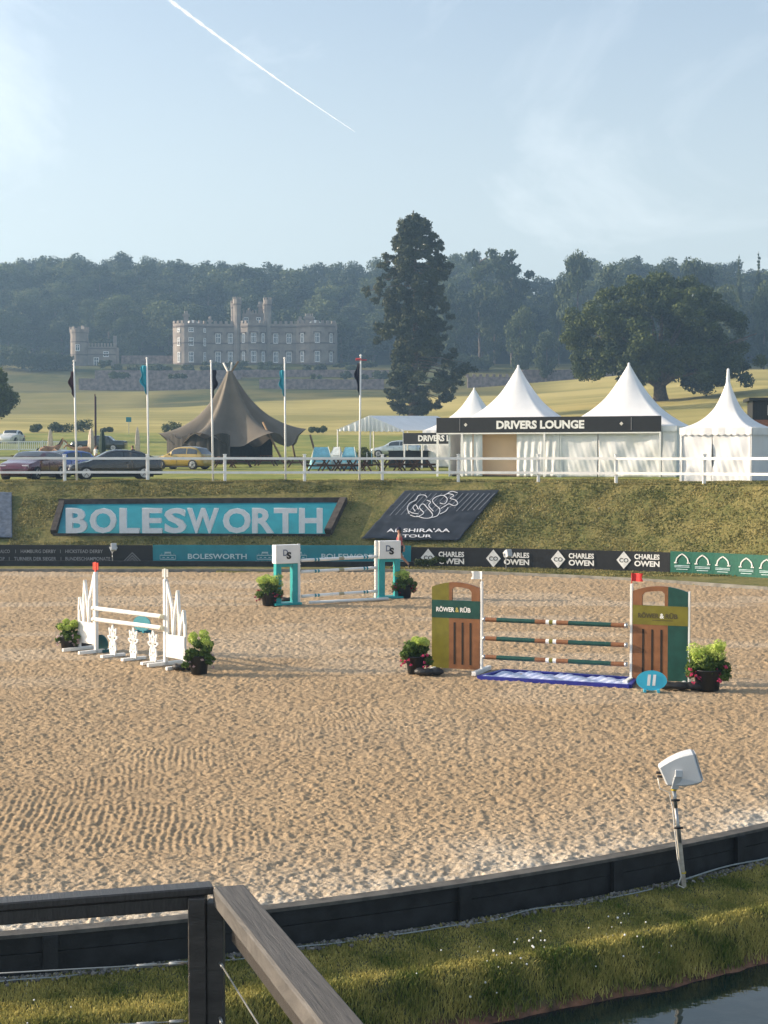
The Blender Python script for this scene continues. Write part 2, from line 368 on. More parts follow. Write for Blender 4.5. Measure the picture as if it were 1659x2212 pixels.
en = (fbm(X*.8, Y*.8, 4, 35)-.5)*2.4; Ve = Y+en; Xe = X+en
bandf = lambda d0, d1, x0, x1, sl=0, e=.35: sstep(d0, d0+e, Ve+sl*X)*(1-sstep(d1-e, d1, Ve+sl*X))*sstep(x0, x0+1.2, Xe)*(1-sstep(x1-1.4, x1, Xe))
band = (bandf(17.0, 19.3, -7, -.7, .04)+bandf(19.3, 21.2, -8, -2.8, -.05)*.9+bandf(20.7, 23.3, -5.0, -1.2, .08)+bandf(24.2, 26.6, -2.6, .8, -.05)*.9
        +bandf(26.4, 28.7, .3, 3.9, .05)*.8+bandf(42.3, 45.0, 3.6, 7.4)*.8+bandf(30, 32.5, -8.5, -5)*.6+bandf(17.6, 20.5, 1.5, 7, -.2)*.25)
near = Y-near_e(X)
U2 = U+.03*np.sin(V*.9)
fur = (lines(U2+(fbm(X*2.5, Y*2.5, 3, 3)-.5)*.085, .094)-.5)*.017*np.clip(band, 0, 1)*(.0+1.35*fbm(X*1.2, Y*1.2, 2, 33))
lump = (fbm(X*12, Y*12, 4, 41)-.5)*.058+(fbm(X*2.6, Y*3.2, 2, 43)-.5)*.018
crumb = (vnoise(X*26, Y*26, 47)-.5)*.024
tramp = np.exp(-np.clip(near, 0, 9)/1.1)
churn = (fbm(X*4.2, Y*4.2, 3, 51)-.5)*.12*tramp
far_l = (fbm(X*3, Y*3.5, 3, 53)-.5)*.03*sstep(22, 40, Y)
Z = -.02+fur+lump*(1-.25*np.clip(band, 0, 1))*(.9+.4*sstep(20, 45, Y))+crumb+churn+far_l+(fbm(X*.25, Y*.4, 2, 57)-.5)*.06
Z = np.where(near < .25, np.minimum(Z, -.005+.0*Z)*1.0, Z)
pale = np.clip(np.exp(-np.clip(near+(fbm(X*.8, Y*.8, 3, 61)-.5)*1.6, 0, 9)/1.0)*.95+.22*sstep(.52, .7, fbm(X*.22, Y*.5, 3, 63))*sstep(20, 34, Y), 0, 1)
F = gridfaces(len(dd), len(ss)); Vv = np.stack([X, Y, Z], -1).reshape(-1, 3)
inside = ((Y > near_e(X)-.06) & (Y < far_e(X)+.08)).ravel()
F = F[inside[F].all(1)]
used = np.zeros(len(Vv), bool); used[F.ravel()] = True; idx = np.cumsum(used)-1
sand = npmesh('arena_sand', Vv[used], idx[F], sandmat(), smooth=True, attr={'pale': pale.ravel()[used]})
tag(sand, 'raked sand of the riding arena', kind='structure')
def sz(x, y): return 0.0

# near kerb: a dark timber wall with a ledge on top, posts on its outer face
def curve_pts(f, x0, x1, n): xs = np.linspace(x0, x1, n); return [(x, float(f(x))) for x in xs]
def wall_strip(mb, pts, z0, z1, off0, off1, mi=0):   # vertical-sided strip following pts, thick from off0 to off1 (towards the camera is negative)
    P = []
    for i, (x, y) in enumerate(pts):
        a = Vector(pts[min(i+1, len(pts)-1)])-Vector(pts[max(i-1, 0)]); nn = Vector((a.y, -a.x)).normalized()
        P.append([(x+nn.x*o, y+nn.y*o) for o in (off0, off1)])
    vs = []
    for (a, b) in P: vs += [(*a, z0), (*b, z0), (*b, z1), (*a, z1)]
    fs = [(i*4+k, i*4+(k+1) % 4, (i+1)*4+(k+1) % 4, (i+1)*4+k) for i in range(len(P)-1) for k in range(4)]
    mb.add(vs, fs+[(3,2,1,0), tuple(4*(len(P)-1)+k for k in range(4))], mi)
def off_pt(f, x, o):
    a = (float(f(x+.05))-float(f(x-.05)))/.1; l = math.hypot(1, a); return x+a/l*o, float(f(x))-1/l*o, math.atan(a)
kerb = thing('arena_kerb', 'low dark timber kerb wall along the near edge of the sand', 'kerb wall', (0, float(near_e(0)), -.34))
O = Vector((0, -float(near_e(0)), .34))
def pt_obj(mb, name, m, par, base): 
    mb.v = [tuple(Vector(v)-base) for v in mb.v]; return mb.build(name, m, par)
P = curve_pts(near_e, -14, 16, 61); kb = Vector(kerb.location)
M['kerb'] = mat('stained kerb boards', (.013,.014,.016), .7, var=.4, vs=5, bump=.004, bs=50)
M['kerbtop'] = mat('weathered kerb cap', (.10,.095,.085), .8, col2=(.055,.052,.048), vs=7, bump=.005, bs=50)
mb = MB(); wall_strip(mb, P, -.5, -.155, .06, .11); wall_strip(mb, P, -.147, .012, .062, .113); pt_obj(mb, 'board', M['kerb'], kerb, kb)
mb = MB(); wall_strip(mb, P, .014, .05, -.01, .15); pt_obj(mb, 'ledge', M['kerbtop'], kerb, kb)
for x in [-9.2,-7.4,-5.6, float(G(-350,2060).x), float(G(108,2012).x), float(G(560,1972).x), float(G(989,1908).x), float(G(1317,1858).x), float(G(1579,1803).x), 6.2, 7.9, 9.6]:
    px, py, a = off_pt(near_e, x, .145); mb = MB(); mb.box((px, py, -.235), (.14, .06, .495), a); pt_obj(mb, 'post', M['kerb'], kerb, kb)

# verge of grass between kerb and pond
def verge_w(x): return 1.62+.09*np.clip(x-1, -4, 8)*.5
def verge_z(x, t):
    w_ = verge_w(x); e = t/w_
    return -.36-.12*sstep(0, .62, e)-.50*sstep(.60, 1.0, e)-.9*np.clip(e-1, 0, 3)
xs = np.linspace(-12, 14, 400); tt = np.concatenate([np.linspace(0, 2.2, 60), [2.8, 4.0]])
Xg, Tg = np.meshgrid(xs, tt, indexing='ij')
sl_ = np.gradient(near_e(xs), xs)[:, None]; ln = np.sqrt(1+sl_**2)
VX = Xg+sl_/ln*(Tg+.10); VY = near_e(Xg)-(Tg+.10)/ln
edge = (fbm(VX*1.7, VY*1.7, 3, 71)-.5)*.25*sstep(.5, 1.0, Tg/verge_w(Xg))
VZ = verge_z(Xg, Tg+edge)+(fbm(VX*5, VY*5, 3, 73)-.5)*.05*sstep(.05, .3, Tg)
def vergemat():
    m = bpy.data.materials.new('verge soil'); m.use_nodes = True; t = m.node_tree; b = t.nodes['Principled BSDF']; b.inputs['Roughness'].default_value = .95
    tc = N(t, 'ShaderNodeTexCoord'); n = N(t, 'ShaderNodeTexNoise'); n.inputs['Scale'].default_value = 6; n.inputs['Detail'].default_value = 8; L(t, tc.outputs['Object'], n.inputs['Vector'])
    r = N(t, 'ShaderNodeValToRGB'); r.color_ramp.elements[0].position = .35; r.color_ramp.elements[1].position = .65; r.color_ramp.elements[0].color = (.035,.045,.016, 1); r.color_ramp.elements[1].color = (.10,.10,.04, 1); L(t, n.outputs[0], r.inputs[0])
    r2 = N(t, 'ShaderNodeValToRGB'); r2.color_ramp.elements[0].position = .35; r2.color_ramp.elements[1].position = .7; r2.color_ramp.elements[0].color = (.055,.028,.018, 1); r2.color_ramp.elements[1].color = (.26,.12,.07, 1); L(t, n.outputs[0], r2.inputs[0])
    x = N(t, 'ShaderNodeMix', data_type='RGBA'); L(t, vcol(t, 'soil'), x.inputs['Factor']); L(t, r.outputs[0], x.inputs['A']); L(t, r2.outputs[0], x.inputs['B']); L(t, x.outputs['Result'], b.inputs['Base Color'])
    bp = N(t, 'ShaderNodeBump'); bp.inputs['Distance'].default_value = .03; n2 = N(t, 'ShaderNodeTexNoise'); n2.inputs['Scale'].default_value = 25; L(t, tc.outputs['Object'], n2.inputs['Vector']); L(t, n2.outputs[0], bp.inputs['Height']); L(t, bp.outputs[0], b.inputs['Normal'])
    return m
soil = sstep(-.78, -.86, VZ) if False else 1-sstep(-.90, -.76, VZ+(fbm(VX*3, VY*3, 2, 75)-.5)*.12)
verge = npmesh('grass_verge', np.stack([VX, VY, VZ], -1).reshape(-1, 3), gridfaces(len(xs), len(tt)), vergemat(), smooth=True, attr={'soil': soil})
tag(verge, 'verge between the kerb and the pond', kind='structure')
def water():
    m = bpy.data.materials.new('pond water'); m.use_nodes = True; t = m.node_tree; b = t.nodes['Principled BSDF']
    b.inputs['Base Color'].default_value = (.004,.012,.014, 1); b.inputs['Roughness'].default_value = .03; b.inputs['IOR'].default_value = 1.33; b.inputs['Specular IOR Level'].default_value = .9
    tc = N(t, 'ShaderNodeTexCoord'); n = N(t, 'ShaderNodeTexNoise'); n.inputs['Scale'].default_value = 5; n.inputs['Detail'].default_value = 2; L(t, tc.outputs['Object'], n.inputs['Vector'])
    bp = N(t, 'ShaderNodeBump'); bp.inputs['Distance'].default_value = .0025; L(t, n.outputs[0], bp.inputs['Height']); L(t, bp.outputs[0], b.inputs['Normal']); return m

xs2 = np.linspace(-12, 14, 30); poly = [(x, float(near_e(x))-1.2, 0) for x in xs2]+[(14,-30,0),(-12,-30,0)]
mb = MB(); mb.add(poly, [tuple(range(len(poly)))]); pond = mb.build('pond_water', water()); pond.location = (0, 0, -.90)
tag(pond, 'dark still water of the pond', kind='structure')

# grass as real blades --------------------------------------------
def blades(name, X, Y, Z, h, wd, m, label, lean=.5, kinds='grass', nrm=None):
    n = len(X); a = rng.uniform(0, 2*np.pi, n); la = rng.uniform(0, 2*np.pi, n); le = rng.uniform(.1, lean, n)*h
    dx, dy = np.cos(a)*wd/2, np.sin(a)*wd/2; lx, ly = np.cos(la)*le, np.sin(la)*le
    V = np.stack([np.stack([X-dx, Y-dy, Z-.01], -1), np.stack([X+dx, Y+dy, Z-.01], -1),
                  np.stack([X+dx*.7+lx*.4, Y+dy*.7+ly*.4, Z+h*.6], -1), np.stack([X-dx*.7+lx*.4, Y-dy*.7+ly*.4, Z+h*.6], -1), np.stack([X+lx, Y+ly, Z+h], -1)], 1).reshape(-1, 3)
    b = np.arange(n)[:, None]*5
    F = np.concatenate([b+np.array([[0,1,2]]), b+np.array([[0,2,3]]), b+np.array([[3,2,4]])], 0)
    o = npmesh(name, V, F, m); return tag(o, label, kinds, kind='stuff')
M['blade'] = islandmat('grass blades', [(.03,.09,.010), (.08,.17,.02), (.22,.29,.045), (.58,.49,.16)], big=1.9, trans=.3)
M['bankblade'] = islandmat('bank grass', [(.05,.078,.022), (.105,.125,.036), (.20,.185,.065), (.36,.30,.12)], big=.8, trans=.25)
n = 150000; x = rng.uniform(-5.6, 6.6, n); t_ = rng.uniform(.04, 1.0, n)**.95*1.75
s_ = np.interp(x, xs, sl_[:, 0]); l_ = np.sqrt(1+s_**2); bx = x+s_/l_*(t_+.1); by = near_e(x)-(t_+.1)/l_
bz = verge_z(x, t_+(fbm(bx*1.7, by*1.7, 3, 71)-.5)*.25*sstep(.5, 1.0, t_/verge_w(x)))
keep = (bz > -.84+(rng.random(n)-.5)*.12) & (rng.random(n) < .25+.75*sstep(.03, .30, t_))
bx, by, bz, t_, x = bx[keep], by[keep], bz[keep], t_[keep], x[keep]
hh = rng.uniform(.018, .042, len(bx))*(1+1.8*sstep(.55, .85, t_/verge_w(x)))
blades('grass', bx, by, bz, hh, .011*(1+.3*rng.random(len(bx))), M['blade'], 'short green and straw coloured grass on the verge above the pond', .9)
# clumpy dry grass on the bank, the strip in front of the boards and the lawn edge
n = 190000; s1 = rng.uniform(-.31, .31, n); y = rng.uniform(55.5, 69.5, n); x = s1*y
keep = (y > board_d(x)+.46)
fr = (x > 0) & (y > far_e(x)+.35) & (y < board_d(x)-.05)
keep = keep | fr; x, y = x[keep], y[keep]
clear = ((x > -14.7+(y-63.5)*.3) & (x < -2.2+(y-63.5)*.35) & (y > 62.95) & (y < 65.6)) | ((x > -1.3+(y-62.6)*.5) & (x < 3.2+(y-62.6)*.6) & (y > 62.6) & (y < 66.0)) | ((x < -16.0) & (y > 62.6) & (y < 66))
x, y = x[~clear], y[~clear]
z = ground_z(x, y); keep = fbm(x*2.2, y*2.2, 2, 81)*.8+rng.random(len(x))*.4 > .42; x, y, z = x[keep], y[keep], z[keep]
cl = fbm(x*1.3, y*1.3, 3, 82)
blades('grass', x, y, z+(fbm(x*.6, y*.6, 3, 5)-.5)*.16*(y > board_d(x)+.5), rng.uniform(.022, .062, len(x))*(.6+cl), .05+.03*rng.random(len(x)), M['bankblade'], 'rough tufted grass, green and dry, over the bank behind the arena', 1.2)
# far kerb of the sand
fk = thing('edging_kerb', 'low kerb between the far side of the sand and the grass strip', 'kerb', (0, 59, 0))
mb = MB(); P = curve_pts(far_e, -40, 22, 125); wall_strip(mb, P, -.3, .085, -.12, .0); pt_obj(mb, 'kerb_stone', mat('pale timber kerb', (.20,.19,.165), .8, vs=3, var=.25), fk, Vector((0,59,0)))
mb = MB(); P = curve_pts(board_d, -40, 1.4, 60); wall_strip(mb, P, -.3, .30, .32, .50); 
o = pt_obj(mb, 'plinth', M['kerb'], None, Vector((0,60,0))); o.location = (0,60,0); tag(o, 'low dark timber plinth below the left hand advertising boards', 'plinth')
# pebbles lying along the foot of the near kerb
M['pebble'] = islandmat('pebbles', [(.05,.05,.05), (.12,.115,.11), (.26,.25,.235)], trans=0)
mb = MB(); ic = bmesh.new(); bmesh.ops.create_icosphere(ic, subdivisions=1, radius=1); iv = [v.co.copy() for v in ic.verts]; iff = [tuple(v.index for v in f.verts) for f in ic.faces]; ic.free()
for i in range(1500):
    x = rnd.uniform(-5.5, 6.5); px, py, a = off_pt(near_e, x, .17+abs(rnd.gauss(0, .07))); r = rnd.uniform(.010, .026); q = Euler((rnd.random()*6, rnd.random()*6, 0)).to_matrix()
    mb.add([q@Vector((v.x*r, v.y*r*1.3, v.z*r*.7))+Vector((px, py, -.35)) for v in iv], iff)
tag(mb.build('gravel', M['pebble']), 'strip of grey pebbles along the foot of the kerb wall', 'gravel', kind='stuff')
# daisies and clover heads
mb = MB()
for i in range(48):
    x = rnd.choice([rnd.uniform(-4, 6), rnd.gauss(1.9, .35), rnd.gauss(.9,.3)]); t = rnd.uniform(.65, 1.3); px, py, a = off_pt(near_e, x, t+.1); z = float(verge_z(x, t)); r = rnd.uniform(.006, .014)
    c = Vector((px, py, z+rnd.uniform(.05, .12))); mb.add([v*r+c for v in iv], iff)
tag(mb.build('wildflowers', M['white']), 'tiny white flower heads in the verge grass', 'flowers', kind='stuff')
# ---------------------------------------------------------------- haze
hz = MB(); hz.box((0, 900, 68), (1800, 2200, 146)); haze = hz.build('haze', [])   # bottom z -5, top z 141
hm = bpy.data.materials.new('haze air'); hm.use_nodes = True; t = hm.node_tree; t.nodes.remove(t.nodes['Principled BSDF'])
pv = N(t, 'ShaderNodeVolumePrincipled'); pv.inputs['Color'].default_value = (.42, .68, 1.0, 1); pv.inputs['Density'].default_value = .00056; pv.inputs['Anisotropy'].default_value = .35
L(t, pv.outputs[0], t.nodes['Material Output'].inputs['Volume']); haze.data.materials.append(hm); tag(haze, 'thin blue morning haze over the park', kind='stuff')

# ---------------------------------------------------------------- trees
def leafcloud(blobs, n, size, flat=.75, hollow=.35, seed=1, jitter=.25, drop=0):
    g = np.random.default_rng(seed); B = np.array(blobs, float); wgt = B[:, 3]**2; wgt /= wgt.sum()
    i = g.choice(len(B), n, p=wgt); d = g.normal(size=(n, 3)); d /= np.linalg.norm(d, axis=1)[:, None]
    r = B[i, 3]*(hollow+(1-hollow)*g.random(n)**.5)*(1+jitter*g.normal(size=n)*.4)
    fl = np.ones((n, 3)); fl[:, 2] = flat if B.shape[1] < 5 else B[i, 4]
    c = B[i, :3]+d*r[:, None]*fl; c[:, 2] -= drop*g.random(n)
    nn = d+g.normal(size=(n, 3))*.7; nn /= np.linalg.norm(nn, axis=1)[:, None]
    a = np.cross(nn, g.normal(size=(n, 3))); a /= np.linalg.norm(a, axis=1)[:, None]; b = np.cross(nn, a)
    s = size*g.uniform(.55, 1.3, n)[:, None]; q = .62
    V = np.stack([c-a*s, c-b*s*q, c+a*s, c+b*s*q], 1).reshape(-1, 3)
    return V, np.arange(n*4).reshape(-1, 4)
M['leaf_far'] = islandmat('woodland leaves', [(.008,.020,.010), (.024,.044,.017), (.07,.095,.032)], big=.12, trans=.2, obj=.4)
M['leaf_far2'] = islandmat('woodland leaves pale', [(.035,.055,.02), (.07,.10,.035), (.12,.145,.05)], big=.12, trans=.2, obj=.3)
M['leaf_con'] = islandmat('conifer needles', [(.014,.026,.014), (.026,.042,.018), (.06,.07,.028)], big=.2, trans=.12)
M['leaf_oak'] = islandmat('oak leaves', [(.014,.030,.009), (.038,.062,.016), (.095,.12,.03)], big=.22, trans=.22)
M['shrub'] = islandmat('shrub leaves', [(.022,.04,.016), (.045,.07,.022), (.09,.115,.035)], big=1.5, trans=.2)
def limb(mb, p, q, r0, r1, sag=0, n=6, k=5):
    p, q = Vector(p), Vector(q); pts = []; 
    for i in range(k): t = i/(k-1); v = p.lerp(q, t); v.z += sag*math.sin(t*math.pi); v.x += rnd.uniform(-.12, .12)*r0*2*(0 < i < k-1)*2; pts.append(v)
    mb.tube(pts, [r0+(r1-r0)*i/(k-1) for i in range(k)], n)
def tree_data(kind, seed):
    """meshes for one wood tree about 18 m tall, base at the origin"""
    g = random.Random(seed); bl = []; mb = MB()
    if kind == 'round':
        h = 18; limb(mb, (0,0,-1.5), (0,0,h*.75), .45, .15)
        for i in range(24):
            a = g.random()*6.28; zz = g.uniform(.22, .92); rr = 5.2*math.sin(max(.15, (1-abs(zz-.55)*1.7))*1.4)
            bl.append((math.cos(a)*rr*g.uniform(.3, .95), math.sin(a)*rr*g.uniform(.3, .95), h*zz, g.uniform(1.8, 3.0)))
        V, F = leafcloud(bl, 4200, .42, seed=seed, hollow=.3)
    elif kind == 'pine':
        h = 19; limb(mb, (0,0,-1.5), (g.uniform(-.5,.5),0,h*.93), .38, .12)
        for i in range(20):
            a = g.random()*6.28; zz = g.uniform(.35, .97); rr = g.uniform(.3, 3.6)*(1.15-abs(zz-.7))
            x, y = math.cos(a)*rr, math.sin(a)*rr; bl.append((x, y, h*zz, g.uniform(1.2, 2.2), .6)); limb(mb, (0,0,h*zz-1.2), (x,y,h*zz-.2), .12, .04)
        V, F = leafcloud(bl, 3400, .40, seed=seed, hollow=.25)
    else:                                    # fir: a pointed cone of tiers
        h = 20; limb(mb, (0,0,-1.5), (0,0,h), .3, .04)
        for i in range(30):
            zz = .12+.88*i/30; r_ = 3.4*(1.0-zz)**1.15+.05
            for j in range(4): a = g.random()*6.28; bl.append((math.cos(a)*r_*.45, math.sin(a)*r_*.45, h*zz, r_*.6+.15, .6))
        V, F = leafcloud(bl, 5200, .34, seed=seed, hollow=.1)
    return V, F, mb
_td = {}
def wood_tree(kind, var, m, loc, sc, label, group, name='woodland_tree', rz=None):
    key = (kind, var, m)
    if key not in _td:
        V, F, mb = tree_data(kind, var*13+len(kind)); t0 = thing(name, label, 'tree', loc, 0, group)
        npmesh('crown', V, F, M[m], t0); mb.build('trunk', M['bark'], t0); _td[key] = t0; o = t0
    else:
        s0 = _td[key]; o = s0.copy(); scene.collection.objects.link(o); o.name = name
        for c in KID[s0.name] if s0.name in KID else KID.setdefault(s0.name, kids(s0)):
            k = c.copy(); scene.collection.objects.link(k); k.parent = o
        o['label'] = label; o['group'] = group
    o.location = loc; o.scale = (sc[0], sc[0], sc[1]); o.rotation_euler = (0, 0, rnd.random()*6.28 if rz is None else rz)
    return o
KID = {}
lab = {'round': 'hazy round crowned tree in the dense wood on the hillside', 'pine': 'hazy flat topped pine on the skyline of the wood', 'fir': 'pointed fir standing above the wood on the skyline'}
cnt = 0
for row, (d, nx) in enumerate([(436, 30), (452, 34), (470, 36), (488, 38), (508, 42), (532, 66)]):      # rows up the hillside, each tree its own object
    for i in range(nx):
        px = -110+1880*(i+.5+rnd.uniform(-.4, .4))/nx; x = (px-CX)/FPX*d; dd_ = d+rnd.uniform(-9, 9)
        if row == 0 and -90 < px < 100 and False: continue
        z = gz(x, dd_)-.6; ty = float(max(skyline(px-34), skyline(px), skyline(px+34)))
        right = px > 900
        if row == 5:
            kind = 'pine' if rnd.random() < .0 else 'round'
            top = CAM_H+(HOR-ty-rnd.uniform(-9, 16))*dd_/FPX; hh = max(7, top-z); sc = (hh/19*rnd.uniform(.6, .95), hh/19)
        else:
            kind = 'round'; hh = rnd.uniform(15, 21)
            mxh = (HOR-ty-14)*dd_/FPX+CAM_H-z; hh = min(hh, mxh); sc = (hh/18*rnd.uniform(1.0, 1.35), hh/18)
            if hh < 5: continue
        m = 'leaf_far' if kind == 'pine' or rnd.random() < .7 else 'leaf_far2'
        wood_tree(kind, rnd.randrange(3), m, (x, dd_, z), sc, lab[kind], 'trees of the hillside wood' if kind != 'pine' else 'pines along the skyline'); cnt += 1
# trees nearer than the wood on the right, each told apart
spec = [ # px, base_y, d, top_y, halfwidth px, kind, mat, label
 (1122, 800, 372, 640, 44, 'round', 'leaf_far2', 'pale green tree rising behind the left hand big marquee peak'),
 (1068, 800, 400, 600, 50, 'round', 'leaf_far', 'blue green tree left of the pale tree above the marquees'),
 (1035, 800, 410, 526, 44, 'pine', 'leaf_far', 'tall flat topped tree just right of the great conifer'),
 (1106, 800, 412, 530, 46, 'pine', 'leaf_far', 'tall layered tree at the left lip of the gap in the skyline'),
 (1206, 790, 405, 612, 26, 'round', 'leaf_far', 'dark tree low in the gap of the skyline'),
 (1246, 790, 392, 525, 54, 'round', 'leaf_far', 'broad layered cedar at the right lip of the gap in the skyline'),
 (1330, 790, 398, 548, 60, 'round', 'leaf_far', 'rounded tree on the skyline above the left half of the oak'),
 (1420, 790, 398, 552, 55, 'round', 'leaf_far', 'rounded tree on the skyline above the middle of the oak'),
 (1500, 790, 398, 545, 60, 'round', 'leaf_far', 'rounded tree on the skyline above the right half of the oak'),
 (1560, 800, 372, 590, 50, 'round', 'leaf_far2', 'soft green tree behind the right shoulder of the oak'),
 (1648, 800, 372, 588, 42, 'round', 'leaf_far', 'soft green tree cut by the right edge of the picture'),
 (1592, 790, 410, 548, 20, 'fir', 'leaf_far', 'pointed fir on the skyline left of its taller twin'),
 (1634, 790, 410, 543, 22, 'fir', 'leaf_far', 'tall pointed fir on the skyline near the right edge'),
 (1300, 800, 378, 640, 42, 'round', 'leaf_far', 'dark low tree half hidden by the left side of the oak'),
 (1180, 805, 365, 705, 34, 'round', 'leaf_far', 'small dark tree between the two big marquee peaks'),
 (985, 800, 395, 590, 60, 'round', 'leaf_far', 'hazy tree behind the right side of the great conifer'),
]
for k, (px, by, d, ty, hw, kind, m, lb) in enumerate(spec):
    x = (px-CX)/FPX*d; z = min(gz(x, d), CAM_H+(HOR-by)*d/FPX)-.5; top = D(px, ty, d).z; hh = (top-z)
    hw_m = hw*d/FPX; base = {'round': 7.2, 'pine': 4.6, 'fir': 2.9}[kind]
    wood_tree(kind, k % 3, m, (x, d, z), (hw_m/base, hh/(18.6 if kind == 'round' else 20)), lb, None, 'background_tree')
    
# the tall conifer
def conifer():
    d = 225; b = D(893, 893, d); b.z = gz(b.x, d)-.1; t0 = thing('giant_conifer', 'very tall dark conifer with ragged drooping limbs behind the white frame marquee', 'tree', b)
    px = d/FPX; prof = [(893,5),(870,62),(850,88),(825,95),(790,112),(770,100),(750,84),(735,66),(720,98),(700,96),(680,70),(660,72),(640,84),(620,98),(600,80),(580,66),(560,62),(540,60),(520,56),(500,44),(480,36),(468,16)]
    top = D(890, 466, d).z-b.z; mb = MB(); g = random.Random(5)
    pts = [(0,0,-.5), (.05,0,6), (.3,0,14), (.2,.1,22), (.5,0,top-1)]; mb.tube(pts, [.9,.6,.42,.26,.06], 9); bl = []
    lx = {893:0,870:-60,850:-64,825:-55,790:-45,770:-50,750:-40,735:-45,720:-104,700:-92,680:-50,660:-60,640:-95,620:-108,600:-70,580:-70,560:-72,540:-64,520:-52,500:-44,480:-33,468:-12}
    rx = {893:0,870:60,850:85,825:110,790:122,770:110,750:86,735:78,720:70,700:78,680:84,660:88,640:82,620:72,600:74,580:85,560:80,540:70,520:56,500:40,480:38,468:20}
    for y in range(468, 884, 7):
        for side in (-1, 1):
            ks = sorted(lx); w_ = abs(np.interp(y, ks, [(lx if side < 0 else rx)[k] for k in ks]))*px
            z = D(890, y, d).z-b.z; nb = 4 if w_ > 2 else 3
            for j in range(nb):
                f = g.uniform(.08, .95); a = side*f*w_*g.choice((.85, 1, 1, 1.12)); yy = g.uniform(-1, 1)*w_*.65*math.sqrt(max(0, 1.1-f*f)); r_ = g.uniform(.5, 1.15)*(1.2 if f < .6 else .75)
                bl.append((a, yy, z+g.uniform(-.3,.3)-f*.4, r_, .62))
                if g.random() < .16: mb.tube([(0,0,z+.9), (a*.5, yy*.5, z+.6), (a, yy, z-.2)], [.12,.08,.03], 5)
    mb.build('trunk', M['bark'], t0)
    V, F = leafcloud(bl, 78000, .23, seed=3, hollow=.15, drop=.35); npmesh('crown', V, F, M['leaf_con'], t0)
conifer()
def oak():
    d = 240; b = D(1428, 868, d); b.z = min(b.z, gz(b.x, d)+.2); t0 = thing('spreading_oak', 'huge round crowned oak on the golden field behind the marquees', 'tree', b)
    px = d/FPX; g = random.Random(11); mb = MB(); bl = []
    def P(x, y, yy=0): v = D(x, y, d); return (v.x-b.x, yy, v.z-b.z)
    mb.tube([(0,0,-.6), (-.15,0,1.5), (-.3,0,3.2)], [1.5,1.05,.95], 10)
    for tx, ty in [(1360,800),(1330,740),(1280,700),(1390,700),(1420,660),(1470,690),(1520,740),(1560,780),(1500,800),(1600,730),(1400,790),(1270,770)]:
        for s in (0, 1):
            q = Vector(P(tx+g.uniform(-12,12), ty+g.uniform(-10,10), g.uniform(-8, 8))); mid = Vector((-.3,0,3)).lerp(q, .5); mid.z += 1.2*(1 if ty < 760 else .3)
            mb.tube([(-.3,0,2.4), Vector((-.3,0,2.4)).lerp(mid, .5)+Vector((0,0,.6)), mid, q], [.6,.42,.3,.08], 6)
    mb.build('trunk', M['bark'], t0)
    out = [(1212,700),(1225,672),(1262,655),(1290,628),(1345,600),(1400,584),(1450,590),(1500,612),(1545,630),(1582,664),(1612,700),(1640,760),(1643,800),(1610,832),(1560,830),(1530,850),(1470,835),(1400,818),(1370,835),(1340,822),(1300,800),(1262,822),(1228,800),(1236,768),(1208,735)]
    cx, cy = 1425, 730
    for k in range(420):
        i = g.randrange(len(out)); (x0,y0),(x1,y1) = out[i], out[(i+1) % len(out)]; t = g.random(); ex, ey = x0+(x1-x0)*t, y0+(y1-y0)*t
        f = g.uniform(.15, .93)**.7; x, y = cx+(ex-cx)*f, cy+(ey-cy)*f; dep = 12*math.sqrt(max(0, 1-f*f))*g.uniform(-1, 1)
        if y > 815 and abs(x-1430) < 50: continue
        bl.append((*P(x, y, dep), g.uniform(1.0, 2.1)*(1.25-f*.5), .8))
    V, F = leafcloud(bl, 90000, .27, seed=9, hollow=.3); npmesh('crown', V, F, M['leaf_oak'], t0)
oak()
def small_tree(px, py, d, tops, label, name='roadside_tree', m='leaf_oak', n=6000, sz_=.2):
    b = D(px, py, d); b.z = gz(b.x, d); t0 = thing(name, label, 'tree', b); bl = []; mb = MB()
    for x, y, r in tops: v = D(x, y, d); bl.append((v.x-b.x, rnd.uniform(-1.2,1.2), v.z-b.z, r*d/FPX, .85)); limb(mb, (0,0,.3), bl[-1][:3], .2, .05)
    V, F = leafcloud(bl, n, sz_, seed=int(px*7) % 91+1); npmesh('crown', V, F, M[m], t0); mb.build('trunk', M['bark'], t0)
small_tree(-25, 925, 165, [(-30,850,34),(-5,840,30),(12,862,26),(-5,880,28),(20,858,20),(-35,820,30),(0,815,22),(10,885,18),(-40,900,26)], 'dark tree reaching in from the left edge below the wood')
def bush(px, py, d, w_, h, label, m='shrub', n=900, s=.14, group=None, name='shrub', z=None):
    b = D(px, py, d); b.z = gz(b.x, d) if z is None else z
    hw = w_/2; bl = [(rnd.uniform(-hw*.6, hw*.6), rnd.uniform(-hw*.3, hw*.3), h*rnd.uniform(.3, .62), h*rnd.uniform(.3, .42), .9) for _ in range(max(4, int(w_*1.5)))]
    V, F = leafcloud(bl, n, s, seed=int(px+py*3) % 97+1); o = npmesh(name, V, F, M[m]); o.location = b; return tag(o, label, 'shrub', group)
for i, (px, w_, h, lb) in enumerate([(75,3.2,1.5,'low field hedge bush left of the two rounded ones'),(168,4.2,2.0,'rounded field bush above the brown horse figure'),(130,4.4,1.5,'flat field bush left of the rounded one, beyond the classic cars'),(368,4.0,1.7,'field bush at the left edge of the brown tipi'),(232,3.0,.9,'very low bush behind the dark classic saloon'),(690,2.6,1.0,'low bush at the right tip of the tipi'),(672,2.2,.8,'smaller low bush by the right tip of the tipi')]):
    bush(px, 938, 190, w_, h, lb)
